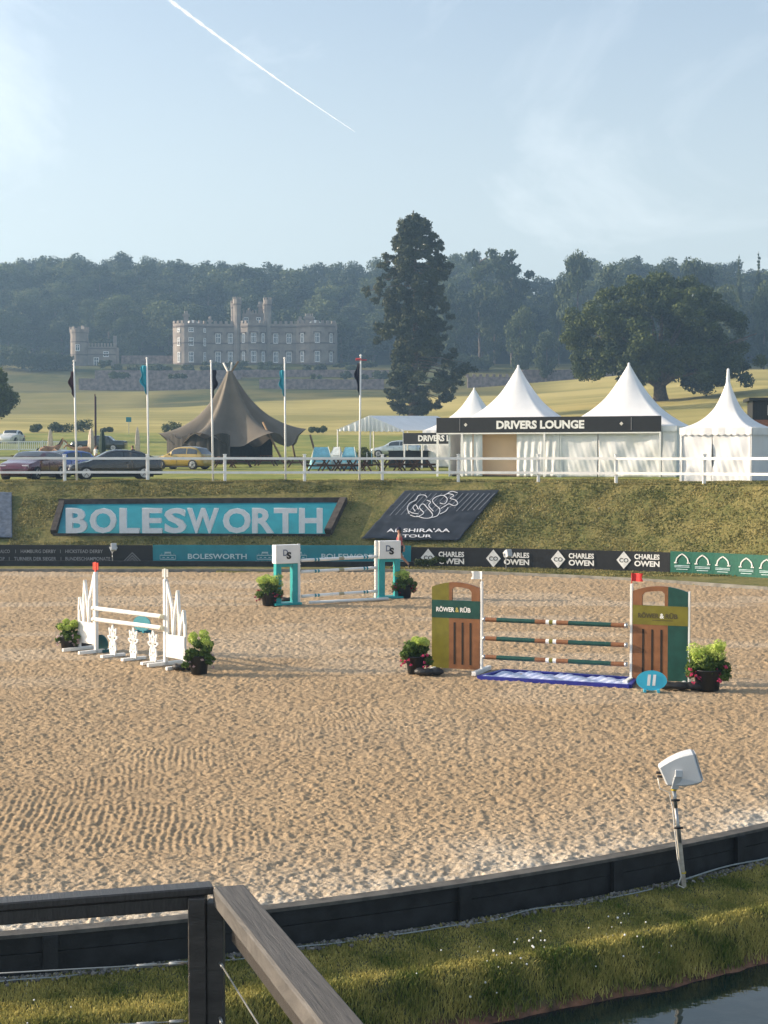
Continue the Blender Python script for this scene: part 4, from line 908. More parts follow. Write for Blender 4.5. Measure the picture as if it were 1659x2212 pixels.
# ---------------------------------------------------------------- tents
def pagoda(name, c, ang, size, eave, peak, label, walls=(), fin=.35, valance=.28, par=None, steep=2.1):
    """high peak marquee; c is the centre on the ground, ang turns its front from facing -Y"""
    t0 = thing(name, label, 'marquee', c, ang); h = size/2; n = 17; K = 15; V = []
    for i in range(K):                     # square rings narrowing upwards along a concave curve
        t = i/(K-1); r = h*(1-t)**1.0; z = eave+(peak-eave)*(t**steep*.55+t**3.6*.45) if False else eave+(peak-eave)*(math.exp(steep*t)-1)/(math.exp(steep)-1)
        ring = [(-1+2*k/(n-1), -1) for k in range(n-1)]+[(1, -1+2*k/(n-1)) for k in range(n-1)]+[(1-2*k/(n-1), 1) for k in range(n-1)]+[(-1, 1-2*k/(n-1)) for k in range(n-1)]
        for (u, v) in ring:
            m_ = min(abs(u), abs(v)); l = math.hypot(u, v); rr = r*(1-.0*m_)
            rd = 1-(1-1/l*1.0)*min(1, t*1.4)*.85              # squares round off towards the peak
            sag = .06*size*(1-m_**2)*t*(1-t)*1.2; V.append((u*rr*rd*(1-sag*.3), v*rr*rd*(1-sag*.3), z-sag*.35))
    m = 4*(n-1); F = [(i*m+k, i*m+(k+1) % m, (i+1)*m+(k+1) % m, (i+1)*m+k) for i in range(K-1) for k in range(m)]
    mb = MB(); mb.add(V, F, 0, True); mb.lathe((0,0,peak-.25 if fin > .1 else peak-.10), [(.10,0),(.075,.25),(.06,.25+fin),(0,.3+fin)] if fin > .1 else [(.07,0),(.06,.09),(0,.12)], 10); mb.build('canopy', M['tentwhite'], t0)
    mb = MB()
    for s in range(4):
        rm = Matrix.Rotation(s*math.pi/2, 3, 'Z'); N_ = int(size*3.5)
        for k in range(N_):
            x0, x1 = -h+size*k/N_, -h+size*(k+1)/N_; wv = lambda x: -h-.03-.015*math.sin(x*9+s)
            vs = [(x0, wv(x0), eave+.02), (x1, wv(x1), eave+.02), (x1, wv(x1), eave-valance*.8), ((x0+x1)/2, wv((x0+x1)/2), eave-valance), (x0, wv(x0), eave-valance*.8)]
            mb.add([rm@Vector(v) for v in vs], [(0,1,2,3,4)])
    mb.build('valance', M['tentwhite'], t0)
    for sx, sy in ((-1,-1),(1,-1),(1,1),(-1,1)): mb = MB(); mb.box((sx*(h-.06), sy*(h-.06), eave/2-.1), (.10,.10,eave+.2)); mb.build('leg', M['white'], t0)
    for w_ in walls: tent_wall(t0, w_, h, eave)
    return t0
def tent_wall(t0, side, h, eave, u0=-1, u1=1, amp=.03, folds=5, z0=.03, top=None, diag=True, name='side_wall', off=-.06, sd=0):
    nx, nz = 70, 26; rm = Matrix.Rotation(side*math.pi/2, 3, 'Z'); top = top or eave; V = []
    for k in range(nz):
        for i in range(nx):
            u = u0+(u1-u0)*i/(nx-1); z = z0+(top-z0)*k/(nz-1); x = u*h; t = k/(nz-1)
            f = amp*(math.sin(x*folds+sd+1.5*math.sin(z*1.1+sd)) if not diag else math.sin(x*2.2+z*2.6+sd)+.8*math.sin(x*3.7-z*3.1+1+sd)+.4*math.sin(x*9+z*4))
            f = f*.55+amp*.2*math.sin(x*23+z*7+sd)*(1-t)
            V.append(rm@Vector((x, -h-off+f*math.sin(math.pi*min(1, t*1.0))**.3 if diag else -h-off+f*(1.1-t*.8), z)))
    o = npmesh(name, np.array([tuple(v) for v in V]), gridfaces(nz, nx), M['tentwhite'], t0, smooth=True)
    s_ = o.modifiers.new('s', 'SOLIDIFY'); s_.thickness = .008
    dg = bpy.context.evaluated_depsgraph_get(); me = bpy.data.meshes.new_from_object(o.evaluated_get(dg)); o.modifiers.clear(); o.data = me
    return o
u_ = Vector((.938, -.346, 0)); v_ = Vector((.346, .938, 0)); ANG = math.atan2(-.346, .938)
PR = Vector((13.9, 74.4, 0)); PL = PR-u_*11.85
cB = PR+u_*.75-u_*3+v_*3.15; cA = cB-u_*6.0
for c, lb, kk in ((cA, 'tall white peaked marquee at the left end of the lounge with its entrance curtains open', 0), (cB, 'tall white peaked marquee at the right end of the lounge with closed walls', 1)):
    c = c.copy(); c.z = gz(c.x, c.y)-.02
    t0 = pagoda('peaked_marquee', c, ANG, 6.0, 2.6, 6.0, lb, fin=.02, steep=1.0)
    if kk == 1:
        tent_wall(t0, 0, 3, 2.5, -1, -.34, .035, sd=1); tent_wall(t0, 0, 3, 2.5, -.32, .75, .06, sd=2); tent_wall(t0, 0, 3, 2.5, .76, 1, .03, sd=2.4); tent_wall(t0, 1, 3, 2.5, amp=.03, sd=3); tent_wall(t0, 2, 3, 2.5); 
    else:
        tent_wall(t0, 3, 3, 2.5, amp=.02); tent_wall(t0, 2, 3, 2.5)
        for a, b, s in ((-1.0, -.78, 0), (-.76, -.60, .6), (.02, .42, 1.2), (.42, .80, 2.2), (.84, .99, .3)): tent_wall(t0, 0, 3, 2.4, a+.22, b+.22 if b+.22 < 1 else 1, .055, 17, diag=False, name='curtain', sd=s)
        mb = MB(); mb.box((-.8, -2.35, 1.2), (3.0, .05, 2.3)); mb.build('timber_partition', mat('tan plywood', (.80,.55,.35), .6, var=.06, vs=.8), t0)
        mb = MB(); mb.box((0, 0, .05), (5.7, 5.6, .06)); mb.build('floor_panel', mat('dark matting', (.04,.035,.03), .9), t0)
lp = PR.copy(); lp.z = gz(PR.x, PR.y)
fas = thing('fascia_sign', 'long black fascia lettered DRIVERS LOUNGE across both tall marquees', 'sign', PL.x and (PL.x, PL.y, gz(PL.x, PL.y)), ANG)
mb = MB(); mb.box((5.925, 0, 2.70), (11.85, .10, .80)); mb.build('fascia_board', M['boardblack'], fas, bevel=.01)
mb = MB(); pass
for x in (.05, 1.42, 5.85, 11.8): mb = MB(); mb.box((x, 0, 1.15), (.09,.09,2.3)); mb.build('leg', M['white'], fas)
mb = MB(); mb.box((5.925, 0, 2.26), (11.85, .08, .07)); mb.build('lower_rail', M['white'], fas)
text('lettering', 'DRIVERS LOUNGE', M['wletter'], fas, (5.62, -.055, 2.48), .44, 4.65, bold=.045)
for x in (1.62, 9.85): mb = MB(); mb.box((x, -.06, 2.72), (.14,.02,.14), M=Matrix.Rotation(math.pi/4, 3, 'Y')); mb.build('badge', M['offwhite'], fas)
for x in (1.3, 10.35): mb = MB(); mb.box((x, -.058, 2.72), (.02,.02,.66)); mb.build('panel_joint', M['gletter'], fas)
# second lounge front further back
p2 = D(872, 985, 100); c2_ = Vector((p2.x, 100, gz(p2.x, 100)))
f2 = thing('fascia_sign', 'smaller black fascia lettered DRIVERS behind the open white frame marquee', 'sign', c2_, ANG)
mb = MB(); mb.box((4.0, 0, 2.0), (8.0, .10, .74)); mb.build('fascia_board', M['boardblack'], f2)
for x in (.05, 1.3, 5.5): mb = MB(); mb.box((x, 0, .8), (.09,.09,1.65)); mb.build('leg', M['white'], f2)
mb = MB(); mb.box((4, 0, 1.58), (8,.08,.06)); mb.build('lower_rail', M['white'], f2)
text('lettering', 'DRIVERS LOUNGE', M['wletter'], f2, (3.05, -.055, 1.8), .42, 4.0, bold=.04)
pc = D(1024, 985, 103); pagoda('peaked_marquee', (pc.x, 103, gz(pc.x, 103)), ANG, 5.6, 2.5, 5.5, 'small white peaked marquee half hidden behind the left big one', fin=.02, steep=1.0, walls=(0,1,3))
# right pagoda
a31 = math.atan2(-.53, .85); ur = Vector((.85,-.53,0)); vr = Vector((.53,.85,0)); corner = Vector((15.80, 63.7, 0)); S3 = 3.25
cc = corner-ur*S3/2+vr*S3/2; cc.z = 3.40
t3 = pagoda('peaked_marquee', cc, a31, S3, 2.42, 4.75, 'small white peaked marquee at the right edge with scalloped eaves and a thin spire', fin=.30, steep=2.1, valance=.34)
tent_wall(t3, 0, S3/2, 2.3, -1, -.1, .035, sd=2); tent_wall(t3, 0, S3/2, 2.3, -.08, 1, .05, sd=5); tent_wall(t3, 1, S3/2, 2.3, amp=.02); tent_wall(t3, 2, S3/2, 2.3); tent_wall(t3, 3, S3/2, 2.3)

# open white frame marquee with gathered gable drapes
d0 = 104; g0 = gz((800-CX)/FPX*d0, d0); s = d0/FPX
mq = thing('frame_marquee', 'open sided white frame marquee with a striped gathered gable curtain beside the tipi', 'marquee', ((729.5-CX)*s, d0, g0))
zz = lambda y: CAM_H+(HOR-y)*s-g0
ap, le, re_ = Vector(((797-729.5)*s, 0, zz(898))), Vector((0, 0, zz(928.5))), Vector(((871-729.5)*s, -.6, zz(930)))
back = Vector((5.0, 6.5, .15))
mb = MB(); mb.add([le+Vector((-.1,0,0)), ap, ap+back, le+back, re_, re_+back], [(0,1,2,3), (1,4,5,2)]); o = mb.build('roof', M['tentwhite'], mq); sd = o.modifiers.new('s','SOLIDIFY'); sd.thickness = .02
nx, nz = 140, 10; V = []
for k in range(nz):
    for i in range(nx):
        t = i/(nx-1); base = le.lerp(re_, t); tx = (ap-le).x/(re_-le).x; top = le.lerp(ap, t/tx) if t < tx else ap.lerp(re_, (t-tx)/(1-tx)); kk = k/(nz-1)
        bot = base.z-.06-.05*abs(math.sin(t*40)); V.append((top.x, base.y-.05+.09*math.sin(t*88+math.sin(t*13)*2)*(.2+kk*.8), bot+(top.z-.03-bot)*(1-kk)))
npmesh('gable_curtain', np.array(V), gridfaces(nz, nx), M['tentwhite'], mq, smooth=True)
for p in (le, le.lerp(re_, .5), re_, re_+back, le+back, le+back*.5, re_+back*.5): mb = MB(); mb.tube([(p.x, p.y, 0), (p.x, p.y, le.z)], .045, 8); mb.build('leg', M['offwhite'], mq)
c = D(882, 985, 102); bar = thing('bar_counter', 'black bar counter under the small DRIVERS fascia', 'counter', (c.x, 101.5, gz(c.x, 101.5)))
mb = MB(); mb.box((0,0,.55), (2.7,.6,1.1)); mb.build('body', M['black'], bar); mb = MB(); mb.box((0,0,1.13), (2.85,.72,.06)); mb.build('worktop', M['darktimber'], bar)

# the brown tipi
def tipi():
    d = 115; c = D(503, 1000, d); c.z = gz(c.x, d); s = d/FPX; t0 = thing('tipi_tent', 'big brown canvas tipi with crossed poles at its peak and one side raised', 'tent', c)
    zp = CAM_H+(HOR-802)*s-c.z; n, K = 96, 26; V = []
    lifts = [R(-168), R(-112), R(-52), R(0), R(45), R(100), R(150)]
    for i in range(K):
        t = i/(K-1)
        for k in range(n):
            th = 2*math.pi*k/n; dmin = min(abs((th-l+math.pi) % (2*math.pi)-math.pi) for l in lifts); lift = max(0, 1-dmin/.5)**1.0; sagf = min(1, dmin/.42)
            rim = 4.95+.80*(1-sagf); zr = 2.30-1.05*sagf**1.5+(.35 if abs(((th+math.pi) % (2*math.pi))-math.pi) < .3 else 0)
            q_ = t**1.0; r_ = .18+(rim-.18)*(.62*q_+.38*q_**3.2); f = 1-q_; z = zr+(zp-zr)*(1-(.97*q_+.03*q_**2))**1.28 if False else zr+(zp-zr)*(1-q_)**1.42
            V.append((math.cos(th)*r_-.22*(1-q_), math.sin(th)*r_*.9, z))
    F = [(i*n+k, i*n+(k+1) % n, (i+1)*n+(k+1) % n, (i+1)*n+k) for i in range(K-1) for k in range(n)]
    mb = MB(); mb.add(V, F, 0, True); mb.build('canvas', mat('brown tipi canvas', (.17,.148,.12), .8, var=.10, vs=.8, trans=.22), t0)
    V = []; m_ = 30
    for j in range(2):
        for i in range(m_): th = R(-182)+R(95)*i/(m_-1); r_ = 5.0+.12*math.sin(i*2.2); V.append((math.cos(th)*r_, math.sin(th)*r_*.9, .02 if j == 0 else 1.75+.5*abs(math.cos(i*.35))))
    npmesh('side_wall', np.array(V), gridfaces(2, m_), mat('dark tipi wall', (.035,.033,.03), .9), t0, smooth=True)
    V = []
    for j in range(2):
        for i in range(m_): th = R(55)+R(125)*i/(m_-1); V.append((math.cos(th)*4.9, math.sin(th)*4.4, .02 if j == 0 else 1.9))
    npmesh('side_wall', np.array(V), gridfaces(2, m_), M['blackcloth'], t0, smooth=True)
    mw = mat('peeled pole', (.20,.13,.07), .7)
    for dx, dz in ((-.55, .85), (.75, 1.0), (.2, .9)): mb = MB(); mb.tube([(-dx*1.2-.22, 0, zp-1.6), (dx*.9-.22, .1, zp+dz*.75)], .075, 8); mb.build('peak_pole', M['offwhite'] if dx != .75 else mw, t0)
    for l in lifts:
        if -R(60) < l < R(110): mb = MB(); q = (math.cos(l)*6.0, math.sin(l)*5.4, 2.2); mb.tube([(math.cos(l)*6.6, math.sin(l)*5.9, 0), q] if l > -.1 else [(math.cos(l)*4.2, math.sin(l)*3.8, 3.1), (math.cos(l)*5.9+.6, math.sin(l)*5.3, 0)], .08, 8); mb.build('pole', mw, t0)
tipi()
# dark timber cabin at the right edge
c = D(1625, 1000, 112); cab = thing('timber_cabin', 'flat roofed dark timber cabin with a red brick base at the right edge', 'cabin', (c.x, 112, gz(c.x, 112)), R(-8))
s = 112/FPX; zt = CAM_H+(HOR-866)*s-gz(c.x, 112); zb = CAM_H+(HOR-907)*s-gz(c.x, 112)
mb = MB(); mb.box((3.0, 2, (zt+zb)/2), (6, 4, zt-zb)); [mb.box((i*.2, -.012, (zt+zb)/2), (.03,.03,zt-zb)) for i in range(30)]; mb.build('wall', M['darktimber'], cab)
mb = MB(); mb.box((3.0, 2, zt+.12), (6.6, 4.6, .22)); mb.build('roof', M['boardblack'], cab)
mb = MB(); mb.box((3.0, 2, zb/2), (6.02, 4.02, zb)); mb.build('base', mat('red brick', (.22,.09,.055), .9, var=.3, vs=6), cab)
mb = MB(); mb.box((1.75, -.03, (zt+zb)/2), (1.3,.06,.75)); o = mb.build('window', M['sash'], cab); mb = MB(); mb.box((1.75, -.07, (zt+zb)/2), (1.1,.02,.58)); mb.build('pane', M['glass'], o)
# ---------------------------------------------------------------- jump 11 (right): two printed wings, three poles
def frame_of(p, q): a = Vector((q.x-p.x, q.y-p.y, 0)); return a.length, math.atan2(a.y, a.x)
L0, L1, R0, R1 = G(934, 1447), G(1037, 1453), G(1367, 1472), G(1485.6, 1479)
M['oakply'] = mat('varnished timber', (.17,.07,.028), .45, col2=(.23,.10,.042), vs=5, bump=.002, bs=30)
M['slot'] = mat('dark slot', (.02,.012,.008), .8)
M['gold'] = mat('gold lettering', (.42,.36,.10), .5)
def arch_top(u, W, H, rise): return H+rise*(1-((u-W/2)/(W/2))**2)
def sponsor_wing(p, q, H, mirror, label):
    W, a = frame_of(p, q); t0 = thing('jump_wing', label, 'jump wing', p, a); T = .07; rise = .11
    f = lambda u: W-u if mirror else u                 # u counted from the side away from the poles
    def col(u0, u1, z0, z1, mi, name, arch=False, n=8, mb=None):
        us = [u0+(u1-u0)*i/n for i in range(n+1)]; poly = [(f(u), z0) for u in (u0, u1)]+[(f(u), arch_top(u, W, H, rise) if arch else z1) for u in reversed(us)]
        own = mb is None; mb = mb or MB(); mb.prism(poly, T, mi=0); return mb.build(name, mi, t0) if own else mb
    s = W*.36; wz0, wz1 = H*.84-.02, H+.00
    bz0, bz1 = H*.635, H*.845
    fx0, fx1 = W*.42, W*.83                 # see-through window
    stripe = M['olive'] if not mirror else M['dkgreen']; band = M['dkgreen'] if not mirror else M['olive']
    if not mirror: s0, s1 = 0, s
    col(0, s, .06, bz0, stripe, 'side_stripe'); col(0, s-.002, bz1, 0, stripe, 'side_stripe', True)
    mb = MB(); col(s, W, .06, bz0, 0, '', mb=mb); mb.build('slatted_panel', M['oakply'], t0)
    mb = MB(); col(s, fx0, bz1, 0, 0, '', True, 3, mb); col(fx1, W, bz1, 0, 0, '', True, 3, mb); 
    n = 8; us = [fx0+(fx1-fx0)*i/n for i in range(n+1)]; mb.prism([(f(u), arch_top(u, W, H, rise)-.10-(.05 if i in (0, n) else 0)) for i, u in enumerate(us)]+[(f(u), arch_top(u, W, H, rise)) for u in reversed(us)], T)
    mb.build('window_frame', M['oakply'], t0)
    mb = MB(); mb.box((W/2, 0, (bz0+bz1)/2), (W+.004, T+.008, bz1-bz0)); mb.build('name_band', band, t0)
    for k in range(3): mb = MB(); mb.box((f(s+(W-s)*(.14+.26*k)+.03), -.002, H*.335), (.042, T+.006, H*.50)); mb.build('slot', M['slot'], t0)
    wx_ = W/2; lm = M['wletter'] if not mirror else M['slot2']
    for txt, x, w_, mm in (('RÖWER', -.225, .40, lm), ('&', .035, .08, M['gold'] if not mirror else M['wletter']), ('RÜB', .215, .23, lm)):
        text('lettering', txt, mm, t0, (wx_+x*W/1.05, -T/2-.007, (bz0+bz1)/2-(.06)), .12 if txt != '&' else .10, w_*W/1.05, bold=.03)
    if mirror: mb = MB(); mb.box((wx_+.05, -T/2-.006, (bz0+bz1)/2-.10), (.42,.004,.012)); mb.build('underline', M['slot2'], t0)
    x_in = W+.035 if not mirror else -.035
    mb = MB(); mb.box((x_in, 0, (H+.12)/2+.03), (.05,.07,H+.10)); mb.build('upright', M['white'], t0, bevel=.006)
    for k in range(20): pass
    mb = MB(); mb.box((x_in, 0, .045), (.10,1.05,.09)); mb.build('foot', M['white'], t0, bevel=.01); mb = MB(); mb.box((f(.06), 0, .04), (.07,.9,.08)); mb.build('foot', M['white'] if not mirror else M['white'], t0, bevel=.01)
    if mirror: mb = MB(); mb.box((W+.02, 0, H/2+.03), (.03,.07,H-.02)); mb.build('edge_strip', M['white'], t0)
    fm = M['white'] if not mirror else M['red']; mb = MB(); mb.tube([(x_in, 0, H+.1), (x_in, 0, H+.36)], .009, 6); o = mb.build('flag_stick', fm, t0)
    sx = -1 if not mirror else 1; n_ = 8; V = []
    for i in range(n_+1):
        t = i/n_
        for z in (0, .165): V.append((x_in+sx*.24*t, .02*math.sin(t*6), H+.19+z-(.0)))
    mb = MB(); F = [(2*i, 2*i+2, 2*i+3, 2*i+1) for i in range(n_-1)]; mb.add(V, F)
    mb.add([V[2*n_-2], V[2*n_-1], (x_in+sx*.20, 0, H+.27), V[2*n_], V[2*n_+1]], [(0,3,2),(1,2,4)]); mb.build('flag', fm, o)
    return t0, a, W
M['red'] = mat('red paint', (.55,.02,.02), .6); M['slot2'] = mat('brown lettering', (.07,.055,.02), .6)
sponsor_wing(L0, L1, 1.80, False, 'arched timber jump wing with olive side and dark green name band, white flag on top')
sponsor_wing(R0, R1, 1.86, True, 'arched timber jump wing with olive name band and green side, red flag on top')
def striped_pole(name, p, q, segs, r, label, group=None, capm=None):
    mats = []; mb = MB(); p, q = Vector(p), Vector(q); base = p.copy(); base.z = p.z
    for (f0, f1, m) in segs:
        if m not in mats: mats.append(m)
        mb.tube([(p.lerp(q, f0))-base, (p.lerp(q, f1))-base], r, 14, mats.index(m), cap=(f0 == 0 or f1 == 1))
    o = mb.build(name, [M[m] for m in mats], None); o.location = base; return tag(o, label, 'jump pole', group)
segs = [(0,.02,'metal'),(.02,.10,'oakply'),(.10,.37,'dkgreen'),(.37,.445,'oakply'),(.445,.468,'white'),(.468,.494,'olive'),(.494,.518,'white'),(.518,.60,'oakply'),(.60,.89,'dkgreen'),(.89,.98,'oakply'),(.98,1,'metal')]
dv_ = (R0-L1).normalized(); A0, A1 = L1+dv_*.09, R0-dv_*.09; yo = Vector((dv_.y, -dv_.x, 0))*.09
for h, lb in ((1.15,'top'),(.75,'middle'),(.355,'bottom')):
    striped_pole('jump_pole', A0+yo+Vector((0,0,h)), A1+yo+Vector((0,0,h)), segs, .048, lb+' one of the three green and brown poles between the arched wings', 'green and brown poles')
# water tray under it
c4 = [G(1034, 1467), G(1360, 1486), G(1372, 1470), G(1090, 1452)]; tray = thing('water_tray', 'blue edged tray with a crumpled pale lining under the green and brown poles', 'water tray', c4[0]); bb_ = c4[0]
cc_ = sum(c4, Vector())/4-bb_
mb = MB()
for a, b in zip(c4, c4[1:]+c4[:1]): mb.bar(a-bb_+Vector((0,0,.03)), b-bb_+Vector((0,0,.03)), .085, .075)
mb.build('rim', mat('royal blue foam', (.015,.02,.22), .5), tray)
nx, ny = 60, 14; V = []
for j in range(ny):
    for i in range(nx):
        s_, t = i/(nx-1), j/(ny-1); p = (c4[0]-bb_).lerp(c4[1]-bb_, s_).lerp((c4[3]-bb_).lerp(c4[2]-bb_, s_), t); V.append((p.x, p.y, .035+.02*math.sin(p.x*9+4*t)+.015*math.sin(p.x*23-p.y*17)))
npmesh('lining', np.array(V), gridfaces(ny, nx), mat('pale blue lining', (.36,.42,.66), .4, col2=(.62,.66,.8), vs=4), tray, smooth=True)
# number marker
def number_disc(c, rz, w_, h, label, num=None, tilt=-.18, m='teal3', front=True):
    t0 = thing('number_marker', label, 'marker', c, rz); mb = MB(); n = 40; mb.prism([(w_/2*math.cos(2*math.pi*k/n), .03+h/2+h/2*math.sin(2*math.pi*k/n)) for k in range(n)], .025, Matrix.Rotation(tilt, 4, 'X')); mb.build('disc', M[m], t0)
    mb = MB(); [mb.box((x, .05, .03), (.05,.28,.06)) for x in (-.13, .13)]; mb.build('foot', M[m], t0)
    if num: o = text('number', num, M['wletter'], t0, (0, -.018, .03+h*.22), h*.55, h*.46, bold=.09, shear=.12, rot=(tilt*1.0, 0, 0)); o.location = Matrix.Rotation(tilt, 3, 'X')@Vector((0, -.019, .03+h*.24))
    return t0
M['teal3'] = mat('bright turquoise disc', (.04,.42,.60), .4, var=.05)
c = G(1407.5, 1495); number_disc(c, R(-8), .59, .39, 'turquoise oval marker with a white number 11 leaning in front of the right arched wing', '11')
# ---------------------------------------------------------------- planters
M['lime'] = islandmat('hydrangea heads', [(.26,.38,.04), (.46,.58,.10), (.66,.74,.24)], big=6, trans=.35)
M['pleaf'] = islandmat('planter leaves', [(.03,.07,.012), (.07,.13,.025), (.14,.21,.05)], big=4, trans=.3)
M['petal'] = islandmat('pink petunias', [(.40,.01,.08), (.62,.03,.16), (.75,.12,.25)], trans=.3)
M['petalp'] = islandmat('pale pink petunias', [(.45,.28,.33), (.68,.55,.55), (.7,.66,.6)], trans=.3)
M['petalr'] = islandmat('dark red flowers', [(.16,.01,.02), (.30,.02,.05), (.42,.06,.1)], trans=.3)
def planter(c, w_, h, label, petal='petal', heads=9, hx=(-.5,.5), seed=1, dens=1.0, skew=0):
    g = random.Random(seed); t0 = thing('flower_planter', label, 'planter', c); ph = h*.40; pr = w_*.30
    mb = MB(); mb.lathe((0,0,0), [(0,0),(pr*.8,0),(pr,ph),(pr*1.06,ph),(pr*1.06,ph+.02),(pr*.9,ph+.02),(pr*.85,ph-.04),(0,ph-.04)], 20); mb.build('pot', M['pot'], t0)
    bl = [(g.uniform(-.3,.3)*w_+skew*.3*w_, g.uniform(-.22,.22)*w_, h*g.uniform(.36,.72), w_*.17) for _ in range(11)]+[(g.choice((-1,1))*w_*g.uniform(.28,.38), g.uniform(-.25,.1)*w_, h*g.uniform(.22,.48), w_*.13) for _ in range(8)]
    V, F = leafcloud(bl, int(3400*dens), .035, seed=seed, hollow=.3); npmesh('foliage', V, F, M['pleaf'], t0)
    hb = []
    for k in range(heads):
        x = g.uniform(*hx)*w_*.62+skew*.2*w_; z = h*g.uniform(.68, .93); hb.append((x, g.uniform(-.25,.2)*w_, z, w_*g.uniform(.12,.155)))
    for k, b_ in enumerate(hb):                     # each flower head its own part
        V, F = leafcloud([b_], 300, .02, seed=seed*31+k, hollow=.85, flat=.8); npmesh('flower_head', V, F, M['lime'], t0)
    V, F = leafcloud([(g.choice((-1, 1))*w_*g.uniform(.12,.46), -w_*g.uniform(.05,.36), h*g.uniform(.16,.50), w_*.04) for _ in range(22)], 260, .024, seed=seed+5, hollow=.4)
    tag(npmesh('petunias', V, F, M[petal], t0), kind='stuff'); return t0
planter(G(1528, 1490), .92, .98, 'planter heavy with pink petunias under lime green heads right of the number 11 jump', 'petal', 10, seed=2)
planter(G(898, 1454), .70, .88, 'planter with lime heads and small pink flowers left of the olive striped wing', 'petal', 6, (-.1,.5), seed=3, skew=.1)
planter(G(430, 1455), .70, .92, 'leafy lime green planter at the right end of the white leaf jump', 'petalp', 7, seed=4, dens=1.3)
planter(G(147, 1404), .62, .80, 'planter with pale pink flowers at the left end of the white leaf jump', 'petalp', 8, seed=5)
planter(G(583, 1307), .92, .95, 'planter with lime heads and red trailing flowers left of the turquoise jump', 'petalr', 11, seed=6)
planter(G(873, 1291), .88, .98, 'planter with dark red flowers right of the turquoise jump', 'petalr', 7, (-.5,.2), seed=7)
def sandbag(px, y, w_, label, rz=0, n=2):
    c = G(px, y); mb = MB(); g = random.Random(int(px))
    for k in range(n):
        q = [(math.cos(a)*1, math.sin(a)) for a in np.linspace(0, 2*math.pi, 13)[:-1]]
        vs = []; K = 7
        for i in range(K+1):
            f = i/K; r_ = math.sin(math.pi*min(.97, max(.03, f)))**.45
            for (a_, b_) in q: vs.append(((f-.5)*w_*(.75 if n > 1 else 1)+(k-.5)*w_*.35*(n > 1), a_*.13*r_+k*.08, max(.0, .085+b_*.085*r_*(1+.25*math.sin(f*9+k)))))
        mb.add(vs, [(i*12+j, i*12+(j+1) % 12, (i+1)*12+(j+1) % 12, (i+1)*12+j) for i in range(K) for j in range(12)]+[tuple(range(12)), tuple(reversed(range(K*12, K*12+12)))], 0, True)
    o = mb.build('sandbag', M['rubbish']); o.location = c; o.rotation_euler = (0,0,rz); return tag(o, label, 'sandbag')
sandbag(1470, 1491, .85, 'black sandbags slumped between the number 11 disc and the pink planter', -.3); sandbag(926, 1460, .55, 'black sandbag at the foot of the olive striped wing', -.2)
sandbag(395, 1449, .40, 'small black sandbag beside the right foot of the white leaf jump', -.1); sandbag(178, 1400, .45, 'black sandbag by the left planter of the white leaf jump', .1, 1); sandbag(620, 1301, .42, 'black and white bag inside the left frame of the turquoise jump', .1, 1)
# ---------------------------------------------------------------- turquoise jump
C0, C1 = G(645, 1304.5), G(812.5, 1292.5); ln_, a_ = frame_of(C0, C1); dj = (C1-C0).normalized()
def box_wing(p, W, side, label):
    # p: foot of the upright; side -1: the wing stands to the left of it
    t0 = thing('jump_wing', label, 'jump wing', p, a_*.8 if side < 0 else a_*.5); z0, z1 = 1.28, 1.86; x0, x1 = (-W-.06, -.06) if side < 0 else (.06, W+.06)
    mb = MB(); mb.box(((x0+x1)/2, 0, (z0+z1)/2), (W, .28, z1-z0)); o = mb.build('name_box', M['white'], t0, bevel=.012)
    xm = (x0+x1)/2; text('emblem', 'D', M['dgrey'], o, (xm-.06, -.147, z0+.24), .20, .17, bold=.02); text('emblem', 'S', M['black'], o, (xm+.05, -.151, z0+.14), .22, .16, bold=.05)
    for x in (x0+.12, x1-.10): mb = MB(); mb.box((x, 0, z0/2+.03), (.18, .20, z0-.06)); mb.build('leg', M['tealpaint'], t0, bevel=.008)
    mb = MB(); mb.box((xm, 0, z0-.05), (W-.4, .18, .10)); mb.build('cross_beam', M['tealpaint'], t0)
    mb = MB(); mb.box((xm, 0, .035), (W+.12, .52, .07)); mb.build('base', M['tealpaint'], t0, bevel=.008)
    mb = MB(); mb.box((0, 0, .94), (.09, .09, 1.86)); mb.build('upright', M['white'], t0, bevel=.01)
    mb = MB()
    for k in range(13): mb.lathe((0-side*.05, 0, .25+.12*k), [(.0,0),(.022,.012),(.022,.03),(0,.04)], 8)
    mb.build('peg_row', M['white'], t0)
    return t0
M['dgrey'] = mat('blue grey', (.14,.17,.24), .5)
box_wing(C0, .78, -1, 'turquoise jump wing with a white emblem box, left of the pair'); box_wing(C1, .74, 1, 'turquoise jump wing with a white emblem box, right of the pair')
M['polewhite'] = M['white']; M['khaki'] = mat('faded print', (.34,.32,.22), .6)
segs = [(0,.16,'white'),(.16,.185,'teal'),(.185,.20,'white'),(.20,.225,'teal'),(.225,.48,'white'),(.48,.55,'khaki'),(.55,.81,'white'),(.81,.835,'teal'),(.835,.85,'white'),(.85,.875,'teal'),(.875,1,'white')]
yo = Vector((dj.y, -dj.x, 0))*.10
for h, lb in ((1.36,'top'),(1.00,'middle'),(.24,'bottom')): striped_pole('jump_pole', C0+dj*.05+yo+Vector((0,0,h)), C1-dj*.05+yo+Vector((0,0,h)), segs, .05, lb+' one of the three white and turquoise poles in the cups of the turquoise jump', 'white and turquoise poles')
striped_pole('jump_pole', G(668, 1305)+Vector((0,0,.05)), G(838, 1296.5)+Vector((0,0,.05)), [(0,1,'white')], .05, 'plain white pole lying on the sand under the turquoise jump')
